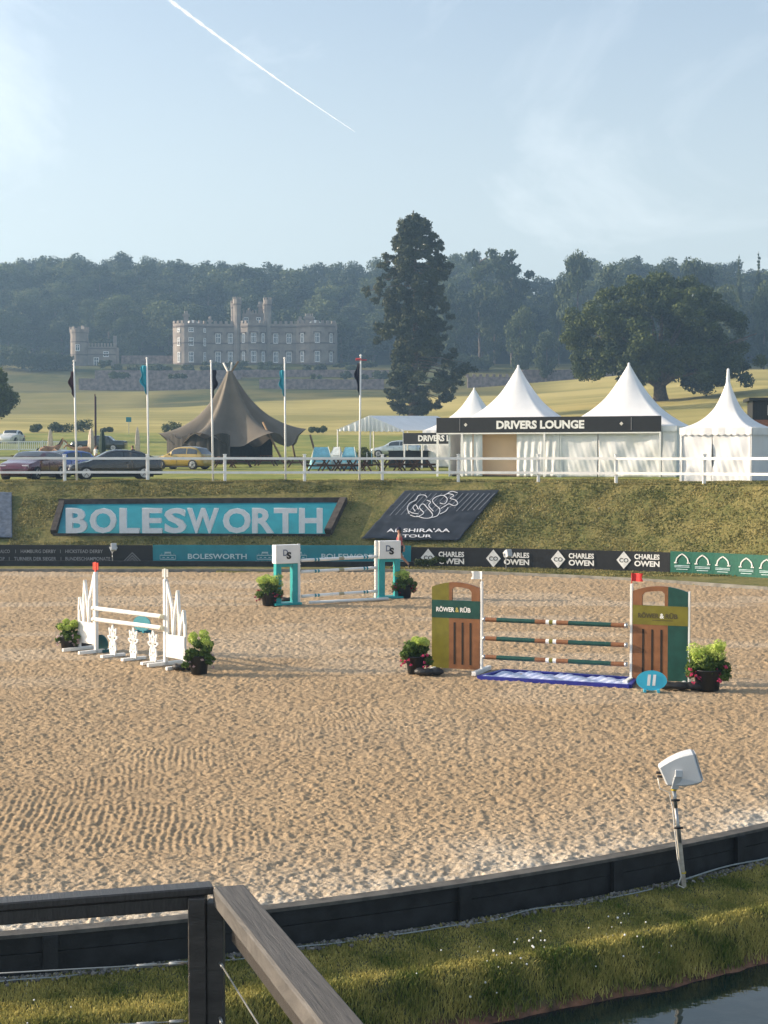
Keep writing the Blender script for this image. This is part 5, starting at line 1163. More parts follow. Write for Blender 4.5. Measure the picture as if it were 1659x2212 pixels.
# ---------------------------------------------------------------- white leaf jump
E0, E1 = G(208, 1410.5), G(358, 1437); ln_, ae = frame_of(E0, E1); de = (E1-E0).normalized()
def ring_poly(mb, pts, w_, t, closed=True):      # hollow outline of boards following points (x, z)
    pts = list(pts)
    for a, b in zip(pts, pts[1:]+(pts[:1] if closed else [])): mb.bar((a[0], 0, a[1]), (b[0], 0, b[1]), t, w_, up=(0,0,1) if abs(a[0]-b[0]) > .02 else (1,0,0))
def leaf_wing(p, side, label, flagm):
    t0 = thing('jump_wing', label, 'jump wing', p, ae); sx = side; W = .70; H = 1.90
    mb = MB(); mb.box((0, 0, H/2), (.085, .085, H)); mb.build('upright', M['white'], t0, bevel=.01)
    mb = MB(); mb.box((sx*(W/2+.04), 0, .44), (W, .06, .50)); mb.build('solid_panel', M['white'], t0, bevel=.008)
    mb = MB(); mb.box((sx*(W+.02), 0, .22), (.06,.06,.44)); mb.build('leg', M['white'], t0)
    for x in (0, sx*(W+.0)): mb = MB(); mb.box((x, 0, .04), (.085,.95,.08)); mb.build('foot', M['white'], t0, bevel=.01)
    # three pointed leaves, each a hollow outline with an inner blade
    for (xt, zt, xa, xb) in ((.06, 1.84, .07, .30), (.47, 1.68, .30, .52), (.69, 1.26, .52, .73)):
        mb = MB(); lo = .69
        left = [(xa, lo), (xa+(xt-xa)*.35, lo+(zt-lo)*.45), (xt, zt)]; right = [(xb, lo), (xb+(xt-xb)*.15, lo+(zt-lo)*.5), (xt, zt)]
        ring_poly(mb, [(sx*x, z) for x, z in left], .07, .045, False); ring_poly(mb, [(sx*x, z) for x, z in right], .07, .04, False)
        m_ = ((xa+xb)/2, lo); mb.build('leaf_arm', M['white'], t0)
    mb = MB(); n_ = 6; z0 = H+.03
    mb.box((0, 0, z0+.10), (.16, .02, .17), rz=.3); mb.prism([(-.02, z0-.05), (.02, z0-.05), (.02, z0+.2), (-.02, z0+.2)], .03); mb.build('flag', flagm, t0)
    return t0
M['flagorange'] = mat('orange red plastic flag', (.70,.06,.03), .5)
leaf_wing(E0, -1, 'white jump wing of pointed hollow leaves with an orange red flag on top', M['flagorange']); leaf_wing(E1, 1, 'white jump wing of pointed hollow leaves with a white flag, nearest the camera', M['offwhite'])
yo = Vector((de.y, -de.x, 0))*.085; M['cream'] = mat('cream paint', (.70,.66,.50), .5)
sg = [(0,.04,'offwhite'),(.04,.96,'white'),(.96,1,'cream')]
striped_pole('jump_pole', E0+yo+Vector((0,0,1.06)), E1+yo+Vector((0,0,1.08)), sg, .05, 'upper plain white pole of the white leaf jump', 'white poles of the leaf jump')
striped_pole('jump_pole', E0+yo+Vector((0,0,.80)), E1+yo+Vector((0,0,.83)), sg, .05, 'lower plain white pole of the white leaf jump', 'white poles of the leaf jump')
def filler(px, y, label):
    p = G(px, y); t0 = thing('flower_filler', label, 'jump filler', p, ae)
    mb = MB(); mb.box((0, 0, .03), (.10, .62, .06)); mb.build('foot', M['white'], t0)
    def petal(x0, z0, x1, z1, w_): 
        a, b = Vector((x0, 0, z0)), Vector((x1, 0, z1)); d_ = (b-a); nrm = Vector((-d_.z, 0, d_.x)).normalized()*w_; m1 = a.lerp(b, .45)
        mb = MB(); ring_poly(mb, [(a.x, a.z), ((m1+nrm).x, (m1+nrm).z), (b.x, b.z), ((m1-nrm).x, (m1-nrm).z)], .032, .03); mb.build('petal', M['white'], t0)
    c_ = .42
    for x1, z1, w_ in ((0,.74,.055),(-.15,.66,.05),(.15,.66,.05),(-.20,.46,.05),(.20,.46,.05),(-.13,.16,.05),(.13,.16,.05),(0,.10,.055)): petal(0, c_, x1, z1, w_)
    mb = MB(); mb.prism([(-.10,.04),(.10,.04),(.13,.16),(-.13,.16)], .03); mb.build('stem_plate', M['white'], t0); return t0
filler(244, 1418.5, 'first white cut out flower panel, nearest the orange flagged wing'); filler(288.5, 1425.5, 'middle white cut out flower panel under the plain white poles'); filler(331, 1433.5, 'last white cut out flower panel, nearest the white flagged wing')
number_disc(G(306, 1366), ae+.2, .62, .40, 'turquoise oval marker seen through the poles of the white leaf jump', None, -.05, 'teal')
number_disc(G(222, 1408), ae, .50, .38, 'dark turquoise marker low behind the orange flagged wing', None, .1, 'dkteal' if 'dkteal' in M else (M.setdefault('dkteal', mat('deep turquoise', (.01,.09,.10), .5)) and 'dkteal'))

# ---------------------------------------------------------------- loudspeakers on stakes
M['spk'] = mat('pale grey speaker plastic', (.50,.52,.54), .45, var=.06, vs=3); M['stake'] = mat('weathered stake', (.36,.33,.28), .8, var=.2, vs=14); M['yellow'] = mat('yellow tape', (.55,.42,.02), .6)
def speaker(base, top, s, label, yaw=0.0, detail=True):
    t0 = thing('loudspeaker', label, 'loudspeaker', base); tp = Vector(top)-Vector(base)
    mb = MB(); mb.bar((0,0,-.08), tp*.62, .050*s, .045*s); mb.build('stake', M['stake'], t0); mb = MB(); mb.tube([tp*.45+Vector((0,-.02*s,0)), tp*.8], .019*s, 10); mb.tube([tp*.8, tp], .024*s, 10); mb.build('pole', M['metal'], t0)
    Mx = Matrix.Rotation(yaw, 3, 'Z'); hc = tp+Vector((.045*s, 0, .20*s))
    W_, Hh, Dp = .30*s, .30*s, .33*s      # cabinet: length along local x, tilted, narrower behind
    til = Matrix.Rotation(R(-17), 3, 'Y'); vs = []
    K = 7
    for i in range(K+1):
        f = i/K; x = -.17+.40*f; hh = .115+.060*math.sin(min(1, f*1.1)*math.pi/2); bow_ = .012*math.sin(f*math.pi)
        for (j, k) in ((-1,-1),(1,-1),(1,1),(-1,1)): vs.append(hc+Mx@(til@Vector((x*s*(1.0)-(.03*s if k > 0 else 0)*(1-f), j*(.09+.05*f)*s, k*(hh+bow_)*s))))
    mb = MB(); mb.add(vs, [(i*4+k, i*4+(k+1) % 4, (i+1)*4+(k+1) % 4, (i+1)*4+k) for i in range(K) for k in range(4)]+[(3,2,1,0), tuple(K*4+k for k in range(4))]); mb.build('cabinet', M['spk'], t0, bevel=.016*s)
    mb = MB(); e = [hc+Mx@(til@Vector(((.236)*s, j*.125*s, k*.155*s))) for j, k in ((-1,-1),(1,-1),(1,1),(-1,1))]; f_ = [v+Mx@(til@Vector((.012*s,0,0))) for v in e]; mb.add(e+f_, [(3,2,1,0),(4,5,6,7)]+[(k, (k+1) % 4, (k+1) % 4+4, k+4) for k in range(4)]); mb.build('grille', mat('speaker grille', (.42,.44,.46), .7) if 'grille' not in M else M['grille'], t0)
    for sgn in (-1, 1): mb = MB(); b0 = tp+Vector((0, sgn*.06*s, 0)); b1 = hc+Mx@Vector((.0, sgn*.155*s, .0)); mb.bar(b0, b1, .02*s, .085*s, up=(1,0,0)); mb.box(b1, (.085*s,.022*s,.085*s)); mb.build('bracket', M['spk'], t0, bevel=.006*s)
    if detail:
        for k in (0, 1): mb = MB(); q = hc+Mx@(til@Vector((-.17*s, 0, (.02-.045*k)*s))); mb.tube([q, q+Vector((-.075*s,0,.005))], .015*s, 8); mb.build('plug', M['black'], t0)
        mb = MB(); q = hc+Mx@(til@Vector((-.24*s, 0, -.02*s))); mb.tube([q, q+Vector((.02,-.02,-.12*s)), tp+Vector((-.05*s,0,-.05*s)), tp*.8+Vector((-.04,-.02,0)), tp*.55+Vector((-.045,-.02,0)), tp*.3+Vector((-.05,-.03,0)), Vector((-.05,-.04,.12)), Vector((-.09,-.06,.03)), Vector((-.02,-.08,.0))], .007, 6); mb.build('cable', M['offwhite'], t0)
        for f in (.985, .14): mb = MB(); p = tp*f; mb.lathe((p.x, p.y, p.z-.01), [(.034*s,0),(.034*s,.018)], 10); mb.build('tape', M['yellow'], t0)
        for f in (.88, .60): mb = MB(); p = tp*f; mb.tube([p+Vector((-.05,-.03,0)), p+Vector((.05,-.03,0))], .014, 8); mb.build('clamp', M['black'], t0)
    return t0
M['grille'] = mat('speaker grille', (.42,.44,.46), .7)
b = G(1479, 1914, -.36); dsp = b.y; tpv = D(1455, 1702, dsp)
speaker(b, tpv, 1.0, 'large pale grey loudspeaker on a leaning stake beside the near kerb', R(-6))
b = D(243, 1221, 60.7); b.z = gz(b.x, b.y) if False else b.z; tp_ = D(243, 1192, 60.7); speaker(b, tp_, .85, 'small white loudspeaker on a stake in front of the derby names board', R(-75), False)
b = D(1093, 1235, 59.0); tp_ = D(1093, 1206, 59.0); speaker(b, tp_, .85, 'small white loudspeaker on a stake in front of the diamond emblem board', R(-60), False)
c = D(935, 1228, 59.6); 
V, F = leafcloud([(x, 0, .25+.1*(x > 0), .17, .8) for x in (-.6,-.35,-.1,.15,.4)], 700, .06, seed=77); o = npmesh('low_shrub', V, F, M['shrub']); o.location = c; tag(o, 'low dark shrub in front of the first diamond emblem', 'shrub')
# hose along the kerb and coil
M['hose'] = mat('pale blue hose', (.25,.28,.28), .5)
pts = []
for x in np.linspace(-5, 2.9, 90): px_, py_, a__ = off_pt(near_e, x, .27+.03*math.sin(x*3)+.02*math.sin(x*7.3)); pts.append((px_, py_, -.345+.012*math.sin(x*5)))
mb = MB(); mb.tube([Vector(p)-Vector(pts[0]) for p in pts], .007, 6); o = mb.build('hose', M['hose']); o.location = pts[0]; tag(o, 'thin pale hose lying along the pebbles left of the coil', 'hose')
pts = []
for x in np.linspace(3.15, 8, 60): px_, py_, a__ = off_pt(near_e, x, .24+.07*math.sin(x*2.3+1)); pts.append((px_, py_, -.33+.03*abs(math.sin(x*2.1))))
mb = MB(); mb.tube([Vector(p)-Vector(pts[0]) for p in pts], .010, 6); o = mb.build('cable', M['hose']); o.location = pts[0]; tag(o, 'pale cable snaking along the kerb right of the large loudspeaker', 'cable')
c = G(1411, 1893, -.34); mb = MB(); g = random.Random(3)
for k in range(5):
    r_ = .18+g.uniform(-.02,.03); ox, oy = g.uniform(-.02,.02), g.uniform(-.02,.02); mb.tube([(ox+r_*math.cos(a), oy+r_*.75*math.sin(a), .015+.014*k+.015*math.sin(a*2+k)) for a in np.linspace(0, 6.2, 40)], .009, 6)
o = mb.build('hose_coil', M['hose']); o.location = c; tag(o, 'loose coil of pale hose at the foot of the kerb left of the large loudspeaker', 'hose')

# ---------------------------------------------------------------- handrail of the viewing platform in the foreground
HZ = 2.2
A = G(446, 1915, HZ); Lf = G(-160, 1962, HZ); S1 = G(505, 1925, HZ); Bt = G(742, 2212, HZ); dirB = (Bt-S1).normalized(); Bend = Bt+dirB*2.4
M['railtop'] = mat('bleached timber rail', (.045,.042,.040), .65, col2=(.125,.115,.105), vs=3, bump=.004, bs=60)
def grain(m, sx):
    t = m.node_tree; b = t.nodes['Principled BSDF']; tc = N(t, 'ShaderNodeTexCoord'); p = N(t, 'ShaderNodeMapping'); p.inputs['Scale'].default_value = sx; L(t, tc.outputs['Object'], p.inputs[0])
    n = N(t, 'ShaderNodeTexNoise'); n.inputs['Scale'].default_value = 1; n.inputs['Detail'].default_value = 9; n.inputs['Roughness'].default_value = .7; n.inputs['Distortion'].default_value = .6; L(t, p.outputs[0], n.inputs['Vector'])
    r = [x for x in t.nodes if x.type == 'VALTORGB'][0]; r.color_ramp.elements[0].position = .32; r.color_ramp.elements[1].position = .68; L(t, n.outputs[0], r.inputs[0])
    bp = N(t, 'ShaderNodeBump'); bp.inputs['Distance'].default_value = .006; L(t, n.outputs[0], bp.inputs['Height']); L(t, bp.outputs[0], b.inputs['Normal'])
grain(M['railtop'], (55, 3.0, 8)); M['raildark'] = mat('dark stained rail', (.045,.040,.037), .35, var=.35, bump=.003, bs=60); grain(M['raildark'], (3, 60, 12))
rail = thing('platform_handrail', 'timber handrail with a pale sloping right arm and dark left arm in the foreground', 'handrail', (A.x, A.y, 1.1)); rb = Vector((A.x, A.y, 1.1))
def long_bar(name, p, q, w_, h, m, bev=.008):
    a = q-p; l = a.length; mb = MB(); mb.box((0, l/2, 0), (w_, l, h)); o = mb.build(name, m, rail, bevel=bev); o.location = p-rb; o.rotation_euler = a.to_track_quat('Y', 'Z').to_euler(); return o
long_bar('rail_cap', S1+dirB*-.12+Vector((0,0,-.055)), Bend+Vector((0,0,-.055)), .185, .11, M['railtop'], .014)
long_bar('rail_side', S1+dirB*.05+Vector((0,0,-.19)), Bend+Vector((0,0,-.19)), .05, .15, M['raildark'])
dA = (A-Lf).normalized(); nA = Vector((dA.y, -dA.x, 0))
long_bar('rail_cap', Lf+Vector((0,0,-.022))-nA*.045, A+dA*.04+Vector((0,0,-.022))-nA*.045, .13, .045, M['raildark'])
long_bar('rail_side', Lf+Vector((0,0,-.085))-nA*.02, A-dA*.02+Vector((0,0,-.085))-nA*.02, .05, .08, M['raildark'])
def post(px0, px1, ytop, zt, d, zb=-1.2, name='post'):
    a_, b_ = D(px0, ytop, d), D(px1, ytop, d); w_ = b_.x-a_.x; mb = MB(); mb.box((0, 0, 0), (w_, .10, zt-zb)); o = mb.build(name, M['raildark'], rail, bevel=.006); o.location = Vector(((a_.x+b_.x)/2, d, (zt+zb)/2))-rb
post(408, 446, 1925, HZ-.05, A.y-.02); post(447, 484, 1935, HZ-.08, A.y+.0)
post(-260, -215, 1925, HZ-.05, Lf.y-.2)
M['wire'] = mat('steel wire', (.42,.42,.40), .35, .8)
def wire(p, q, name='wire', r=.004): mb = MB(); mb.tube([p-rb, q-rb], r, 6); return mb.build(name, M['wire'], rail)
for y0, y1 in ((2102, 2080), (2225, 2206)):
    p, q = D(-100, y0+6, Lf.y), D(404, y1, A.y-.03); wire(p, q); r1 = q+(p-q).normalized()*.02; wire(r1, q+(p-q).normalized()*.10, 'tensioner', .011); wire(q+(p-q).normalized()*.17, q+(p-q).normalized()*.28, 'tensioner', .008)
for y0, y1 in ((2078, 2232), (2195, 2420)):
    p, q = D(474, y0, A.y-.03), D(570 if y0 < 2100 else 540, y1, 7.2); wire(p, p+(q-p)*3, r=.005); wire(p, p+(q-p)*.08, 'tensioner', .010)
deck = thing('viewing_deck', 'dark boarded deck below the platform handrail', 'deck', (-2.0, 5.5, 1.1)); 
for k in range(20): mb = MB(); mb.box((-.35, 2.4-k*.15, -.03), (1.9, .14, .04)); mb.build('deck_board', M['darktimber'], deck)

# ---------------------------------------------------------------- contrail, high in the sky beyond the haze
ct = []; n = 60
for i in range(n):
    t = i/(n-1); px_, py_ = 345+(766-345)*t, -16+(285+16)*t; py_ += 7*math.sin(t*math.pi*.9)-3*t; ct.append((D(px_, py_, 7000+2500*t), ((9.5*(1-t)**1.1+1.5)*(.9+.25*math.sin(i*1.7)+.1*rnd.random()))*(7000+2500*t)/FPX*.5))
mb = MB(); mb.tube([c-ct[0][0] for c, r in ct], [r for c, r in ct], 12); cm = bpy.data.materials.new('condensation trail'); cm.use_nodes = True; t = cm.node_tree; t.nodes.remove(t.nodes['Principled BSDF'])
tr = N(t, 'ShaderNodeBsdfTransparent'); df = N(t, 'ShaderNodeBsdfDiffuse'); df.inputs[0].default_value = (.95,.95,.95,1); tl = N(t, 'ShaderNodeBsdfTranslucent'); tl.inputs[0].default_value = (.95,.95,.95,1); ad = N(t, 'ShaderNodeMixShader'); L(t, df.outputs[0], ad.inputs[1]); L(t, tl.outputs[0], ad.inputs[2])
lw = N(t, 'ShaderNodeLayerWeight'); lw.inputs[0].default_value = .35; inv = N(t, 'ShaderNodeMath', operation='MULTIPLY_ADD'); inv.inputs[1].default_value = .9; inv.inputs[2].default_value = .34; L(t, lw.outputs['Facing'], inv.inputs[0])
ms = N(t, 'ShaderNodeMixShader'); L(t, inv.outputs[0], ms.inputs[0]); L(t, ad.outputs[0], ms.inputs[1]); L(t, tr.outputs[0], ms.inputs[2]); L(t, ms.outputs[0], t.nodes['Material Output'].inputs[0])
o = mb.build('contrail', cm); o.location = ct[0][0]; tag(o, 'white aircraft contrail slanting down across the sky', 'contrail')
# ---------------------------------------------------------------- cars
def car(name, c, rz, Lc, W, H, paint, label, style='hatch', light='red'):
    """local +x is forward; the nose is at +L/2"""
    t0 = thing(name, label, 'car', c, rz); h = Lc/2; w = W/2; zb = .22
    P = dict( # stations: x fraction, top z, belt z, half width factor ; top above belt means cabin
        hatch=[(-1,.62,.62,.80),(-.97,.95,.80,.93),(-.90,1.0,.93,.97),(-.72,H*.93,.95,1),(-.50,H*.99,.95,1),(-.10,H,.94,1),(.12,H*.95,.93,1),(.42,.98,.90,.99),(.62,.88,.86,.97),(.88,.78,.76,.92),(.97,.66,.66,.84),(1,.50,.50,.78)],
        fast=[(-1,.70,.70,.80),(-.96,1.0,.90,.92),(-.82,1.08,.93,.97),(-.55,H*.93,.95,1),(-.25,H*.995,.95,1),(0,H,.93,1),(.18,H*.93,.91,1),(.50,.94,.88,.99),(.66,.84,.83,.97),(.90,.70,.69,.92),(.98,.58,.58,.84),(1,.46,.46,.78)],
        saloon=[(-1,.72,.72,.86),(-.98,.93,.86,.93),(-.90,.95,.92,.95),(-.58,.98,.94,.98),(-.40,H*.95,.94,1),(-.20,H,.94,1),(.05,H,.94,1),(.18,H*.95,.94,1),(.36,.98,.93,.98),(.60,.93,.91,.97),(.93,.88,.86,.93),(1,.66,.66,.86)],
        classic=[(-1,.62,.60,.62),(-.94,.80,.74,.80),(-.75,.96,.86,.92),(-.45,H*.93,.90,.96),(-.20,H,.92,.98),(.05,H*.99,.92,.98),(.20,H*.93,.92,.98),(.34,.98,.90,.95),(.55,.92,.86,.92),(.85,.84,.74,.84),(.96,.70,.62,.70),(1,.55,.5,.6)])[style]
    def sec(x, zt, zbelt, k):
        ww = w*k; cab = max(0, zt-zbelt); ti = ww-.30*min(cab, .6)*.55-.05*(cab > .1); rt = ti*.86
        return [(0,zb),(ww*.86,zb),(ww*.98,zb+.14),(ww,zb+.36 if zt > .62 else (zb+zt)/2),(ww*.97,zbelt),(ti if cab > .05 else ww*.90, zt-.07 if cab > .1 else zt-.02),(rt if cab > .05 else ww*.6, zt-.01),(0,zt+.02)]
    S = []; xs_ = []
    for (f0, a0, b0, k0), (f1, a1, b1, k1) in zip(P[:-1], P[1:]):
        n = 3
        for i in range(n): t = i/n; S.append(sec(0, a0+(a1-a0)*t, b0+(b1-b0)*t, k0+(k1-k0)*t)); xs_.append(f0+(f1-f0)*t)
    S.append(sec(0, *P[-1][1:])); xs_.append(P[-1][0])
    full = []
    for x, s in zip(xs_, S): ring = [(x*h, y, z) for y, z in s]+[(x*h, -y, z) for y, z in reversed(s[1:-1])]; full.append(ring)
    m = len(full[0]); V = [v for r_ in full for v in r_]; mb = MB(); mb.add(V, [(i*m+k, i*m+(k+1) % m, (i+1)*m+(k+1) % m, (i+1)*m+k) for i in range(len(full)-1) for k in range(m)]+[tuple(range(m)), tuple((len(full)-1)*m+k for k in reversed(range(m)))], 0, True)
    mb.build('body', paint, t0)
    cabi = [i for i in range(len(xs_)) if S[i][5][1]-S[i][4][1] > .22]; i0, i1 = cabi[0], cabi[-1]
    def lerp(a, b, t): return tuple(a[k]+(b[k]-a[k])*t for k in range(2))
    for sd in (-1, 1):                     # side windows between belt and roof, split by a pillar
        mid = (i0+i1)//2
        for (a, b) in ((i0, mid), (mid, i1)):
            V = []; 
            for i in range(a, b+1):
                x = xs_[i]*h+(.03 if i == a else (-.03 if i == b else 0)); lo = lerp(S[i][4], S[i][5], .12); hi = lerp(S[i][4], S[i][5], .92); V += [(x, sd*(lo[0]+.008), lo[1]), (x, sd*(hi[0]+.008), hi[1])]
            n = b-a; mb = MB(); mb.add(V, [(2*i, 2*i+2, 2*i+3, 2*i+1) for i in range(n)], 0, True); mb.build('side_window', M['glass'], t0)
    def screen(ia, ib, nm):
        V = []
        for i in range(ia, ib+1):
            s = S[i]
            for k in (-.90, -.45, 0, .45, .90): y = s[6][0]*abs(k)/.9*.98; z = s[7][1]+(s[6][1]-s[7][1])*(abs(k)/.9)**2; V.append((xs_[i]*h, math.copysign(y, k) if k else 0, z+.012))
        n = ib-ia; mb = MB(); mb.add(V, [(i*5+k, i*5+k+1, (i+1)*5+k+1, (i+1)*5+k) for i in range(n) for k in range(4)], 0, True); mb.build(nm, M['glass'], t0)
    top = max(range(len(S)), key=lambda i: S[i][7][1]); ends = [i for i in range(len(S)) if S[i][7][1] > .97*H]; fr_, bk = ends[-1], ends[0]
    fz = [i for i in range(fr_, len(S)) if S[i][7][1] > 1.0]; screen(fr_, fz[-1], 'windscreen')
    rzz = [i for i in range(0, bk+1) if S[i][7][1] > 1.0]; screen(rzz[0], bk, 'rear_window')
    wr = .32; xf, xr = h*.62, -h*.60
    for x in (xf, xr):
        for sd in (-1, 1):
            q = MB(); yy = sd*(w-.10); q.tube([(x, yy-.11, wr), (x, yy+.11, wr)], wr, 20, cap=True); o = q.build('wheel', M['tyre'], t0)
            q = MB(); q.tube([(x, yy+sd*.112, wr), (x, yy+sd*.125, wr)], wr*.66, 20); 
            o2 = q.build('rim', M['rim'], o); q = MB()
            for a in range(5): an = a*2*math.pi/5; q.bar((x+math.cos(an+.3)*wr*.2, yy+sd*.13, wr+math.sin(an+.3)*wr*.2), (x+math.cos(an+.3)*wr*.6, yy+sd*.13, wr+math.sin(an+.3)*wr*.6), .02, .07, up=(0,1,0))
            q.tube([(x, yy+sd*.12, wr), (x, yy+sd*.14, wr)], wr*.15, 8); q.build('hub', M['black'], o)
    for sd in (-1, 1):
        q = MB(); q.box((h*.93, sd*w*.66, .64 if style != 'classic' else .66), (.14, .34, .13)); q.build('headlight', M['rim'], t0, bevel=.02)
        q = MB(); q.box((-h*.955, sd*w*.70, .80), (.10, .30, .12)); q.build('tail_light', M['red'], t0, bevel=.02)
        q = MB(); q.box((h*.26, sd*(w+.09), .98), (.10, .20, .13)); q.build('mirror', paint, t0, bevel=.02)
        q = MB(); q.box((h*.0, sd*(w+.003), .58), (.012, .01, .55)); q.box((-h*.02-.45, sd*(w-.005), .80), (.16, .03, .03)); q.build('door_seam', M['black'], t0)
    q = MB(); q.box((h*.985, 0, .42), (.06, W*.62, .20)); q.build('grille', M['black'], t0); q = MB(); q.box((0, 0, .20), (Lc*.80, W*.86, .12)); q.build('sill', M['black'], t0)
    return t0
def carpaint(n, c, met=.3): return mat(n, c, .22, met, var=.03, spec=.6, coat=.8)
def at(px, d): x = (px-CX)/FPX*d; return (x, d, gz(x, d))
pk = carpaint('magenta paint', (.09,.012,.028)); bk_ = carpaint('black paint', (.010,.012,.015), .1); bl_ = carpaint('bright blue paint', (.015,.07,.30)); ye = carpaint('mustard yellow paint', (.33,.23,.05), .1); dg_ = carpaint('dark green paint', (.010,.022,.022), .1); wh = carpaint('white paint coat', (.6,.62,.62), 0); sv = carpaint('silver paint', (.42,.48,.50), .5)
car('parked_car', at(72, 71.0), R(-104), 4.0, 1.75, 1.36, pk, 'magenta hatchback facing the camera at the left end of the row', 'hatch')
car('parked_car', at(130, 76.5), R(-125), 4.0, 1.72, 1.38, bl_, 'bright blue car squeezed between the magenta hatchback and the black fastback', 'hatch')
car('parked_car', at(246, 70.8), R(-163), 4.45, 1.88, 1.42, bk_, 'long black fastback car parked sideways behind the fence', 'fast')
car('parked_car', at(396, 97), R(158), 3.9, 1.75, 1.48, ye, 'mustard yellow hatchback parked left of the tipi', 'hatch')
car('parked_car', at(215, 131), R(178), 4.75, 1.78, 1.40, dg_, 'dark green classic saloon seen side on behind the folded parasols', 'saloon')
car('parked_car', at(27, 160), R(-95), 4.2, 1.85, 1.45, wh, 'white classic car with rounded wings far off on the lawn', 'classic')
car('parked_car', at(856, 122), R(165), 4.2, 1.75, 1.42, sv, 'silver blue car glimpsed under the open white marquee', 'hatch')

# ---------------------------------------------------------------- people and the brown horses: one skinned surface each
def skin(name, nodes, edges, m, parent=None, root=0, sub=2):
    me = bpy.data.meshes.new(name); me.from_pydata([n[:3] for n in nodes], edges, []); o = bpy.data.objects.new(name, me); scene.collection.objects.link(o)
    o.modifiers.new('skin', 'SKIN'); 
    for i, n in enumerate(nodes):
        sv_ = me.skin_vertices[0].data[i]; r_ = n[3]; sv_.radius = (r_, n[4] if len(n) > 4 else r_); sv_.use_root = (i == root)
    s = o.modifiers.new('sub', 'SUBSURF'); s.levels = sub; s.render_levels = sub
    dg = bpy.context.evaluated_depsgraph_get(); m2 = bpy.data.meshes.new_from_object(o.evaluated_get(dg)); bpy.data.objects.remove(o)
    m2.materials.clear(); m2.materials.append(m); m2.polygons.foreach_set('use_smooth', [True]*len(m2.polygons)); return link(name, m2, parent)
M['skin_'] = mat('skin', (.36,.19,.13), .55); M['hair'] = mat('dark hair', (.015,.012,.010), .6); M['redtop'] = mat('red pink top', (.42,.08,.09), .8); M['navy'] = mat('navy shorts', (.012,.015,.04), .8); M['shirtw'] = mat('white shirt', (.6,.62,.64), .8)
def person(c, rz, label, H=1.66, walk=True, top='redtop', shorts='navy', boots=True, arms=((.10,-.12),(-.22,.05)), cap=True, long_=False):
    t0 = thing('person', label, 'person', c, rz); k = H/1.70     # faces local +x
    f = .30 if walk else .04
    N_ = [(0,0,.93,.13,.115),(0.01,0,1.10,.115,.10),(0.0,0,1.27,.13,.12),(0,0,1.40,.115,.08),(.01,0,1.475,.050),(.025,0,1.56,.072,.068),(.03,0,1.65,.080,.074),
          (0,.09,.88,.095),(f*.5,.10,.50,.062),(f*.85,.10,.12,.040),(f*.9,.10,.04,.042),(f*.9+.15,.10,.03,.030),
          (0,-.09,.88,.095),(-f*.25,-.10,.52,.062),(-f*1.25,-.10,.20,.040),(-f*1.45,-.10,.12,.042),(-f*1.2,-.10,.02,.030),
          (0,.17,1.38,.055),(arms[0][0]*.3,.22,1.12,.042),(arms[0][0],.20,.88,.030),(arms[0][0]+.03,.20,.78,.026),
          (0,-.17,1.38,.055),(arms[1][0]*.3,-.22,1.12,.042),(arms[1][0],-.20,.90,.030),(arms[1][0]+.02,-.20,.80,.026)]
    E_ = [(0,1),(1,2),(2,3),(3,4),(4,5),(5,6),(0,7),(7,8),(8,9),(9,10),(10,11),(0,12),(12,13),(13,14),(14,15),(15,16),(3,17),(17,18),(18,19),(19,20),(3,21),(21,22),(22,23),(23,24)]
    # fingers and thumbs as short chains from each hand
    for hnd, x0, y0, z0 in ((20, arms[0][0]+.03, .20, .78), (24, arms[1][0]+.02, -.20, .80)):
        for j, (dx, ln__) in enumerate(((.03,.075),(.012,.085),(-.006,.08),(-.022,.065))): N_.append((x0+dx, y0, z0-.03, .010)); N_.append((x0+dx+.008, y0-.006*(1 if y0 > 0 else -1), z0-.03-ln__, .008)); n = len(N_); E_ += [(hnd, n-2), (n-2, n-1)]
        N_.append((x0+.045, y0, z0+.0, .010)); N_.append((x0+.058, y0, z0-.045, .009)); n = len(N_); E_ += [(hnd, n-2), (n-2, n-1)]
    N2 = [tuple(v*k for v in n) for n in N_]
    skin('body', N2, E_, M['skin_'], t0)
    def shell(nm, idx, grow, m, ed): nd = [tuple(list(N2[i][:3])+[N2[i][3]+grow, (N2[i][4] if len(N2[i]) > 4 else N2[i][3])+grow]) for i in idx]; skin(nm, nd, ed, m, t0)
    shell('top', [0,1,2,3]+([17,18,21,22] if long_ else []), .022, M[top], [(0,1),(1,2),(2,3)]+([(3,4),(4,5),(3,6),(6,7)] if long_ else []))
    nd = [N2[0], N2[7], tuple((Vector(N2[7][:3])*.25+Vector(N2[8][:3])*.75)), N2[12], tuple((Vector(N2[12][:3])*.25+Vector(N2[13][:3])*.75))]
    r_ = [.150, .115, .088, .115, .088] if not long_ else [.14,.11,.09,.11,.09]; nd = [(*n[:3], r*k) for n, r in zip(nd, r_)]; ed = [(0,1),(1,2),(0,3),(3,4)]
    if long_: nd += [(*N2[9][:3], .06*k), (*N2[14][:3], .06*k)]; ed += [(2,5),(4,6)]
    skin('shorts' if not long_ else 'trousers', nd, ed, M[shorts], t0)
    for a, b, c_ in ((9,10,11), (14,15,16)):
        nd = [(*N2[a][:3], .052*k), (*N2[b][:3], .050*k), (*N2[c_][:3], .040*k)]; skin('shoe', nd, [(0,1),(1,2)], M['black'], t0)
    hx, hz = N2[6][0], N2[6][2]; skin('hair', [(hx-.03*k, 0, hz+.035*k, .082*k), (hx-.055*k, 0, hz-.05*k, .065*k), (hx-.075*k, 0, hz-.16*k, .025*k)], [(0,1),(1,2)], M['hair'], t0)
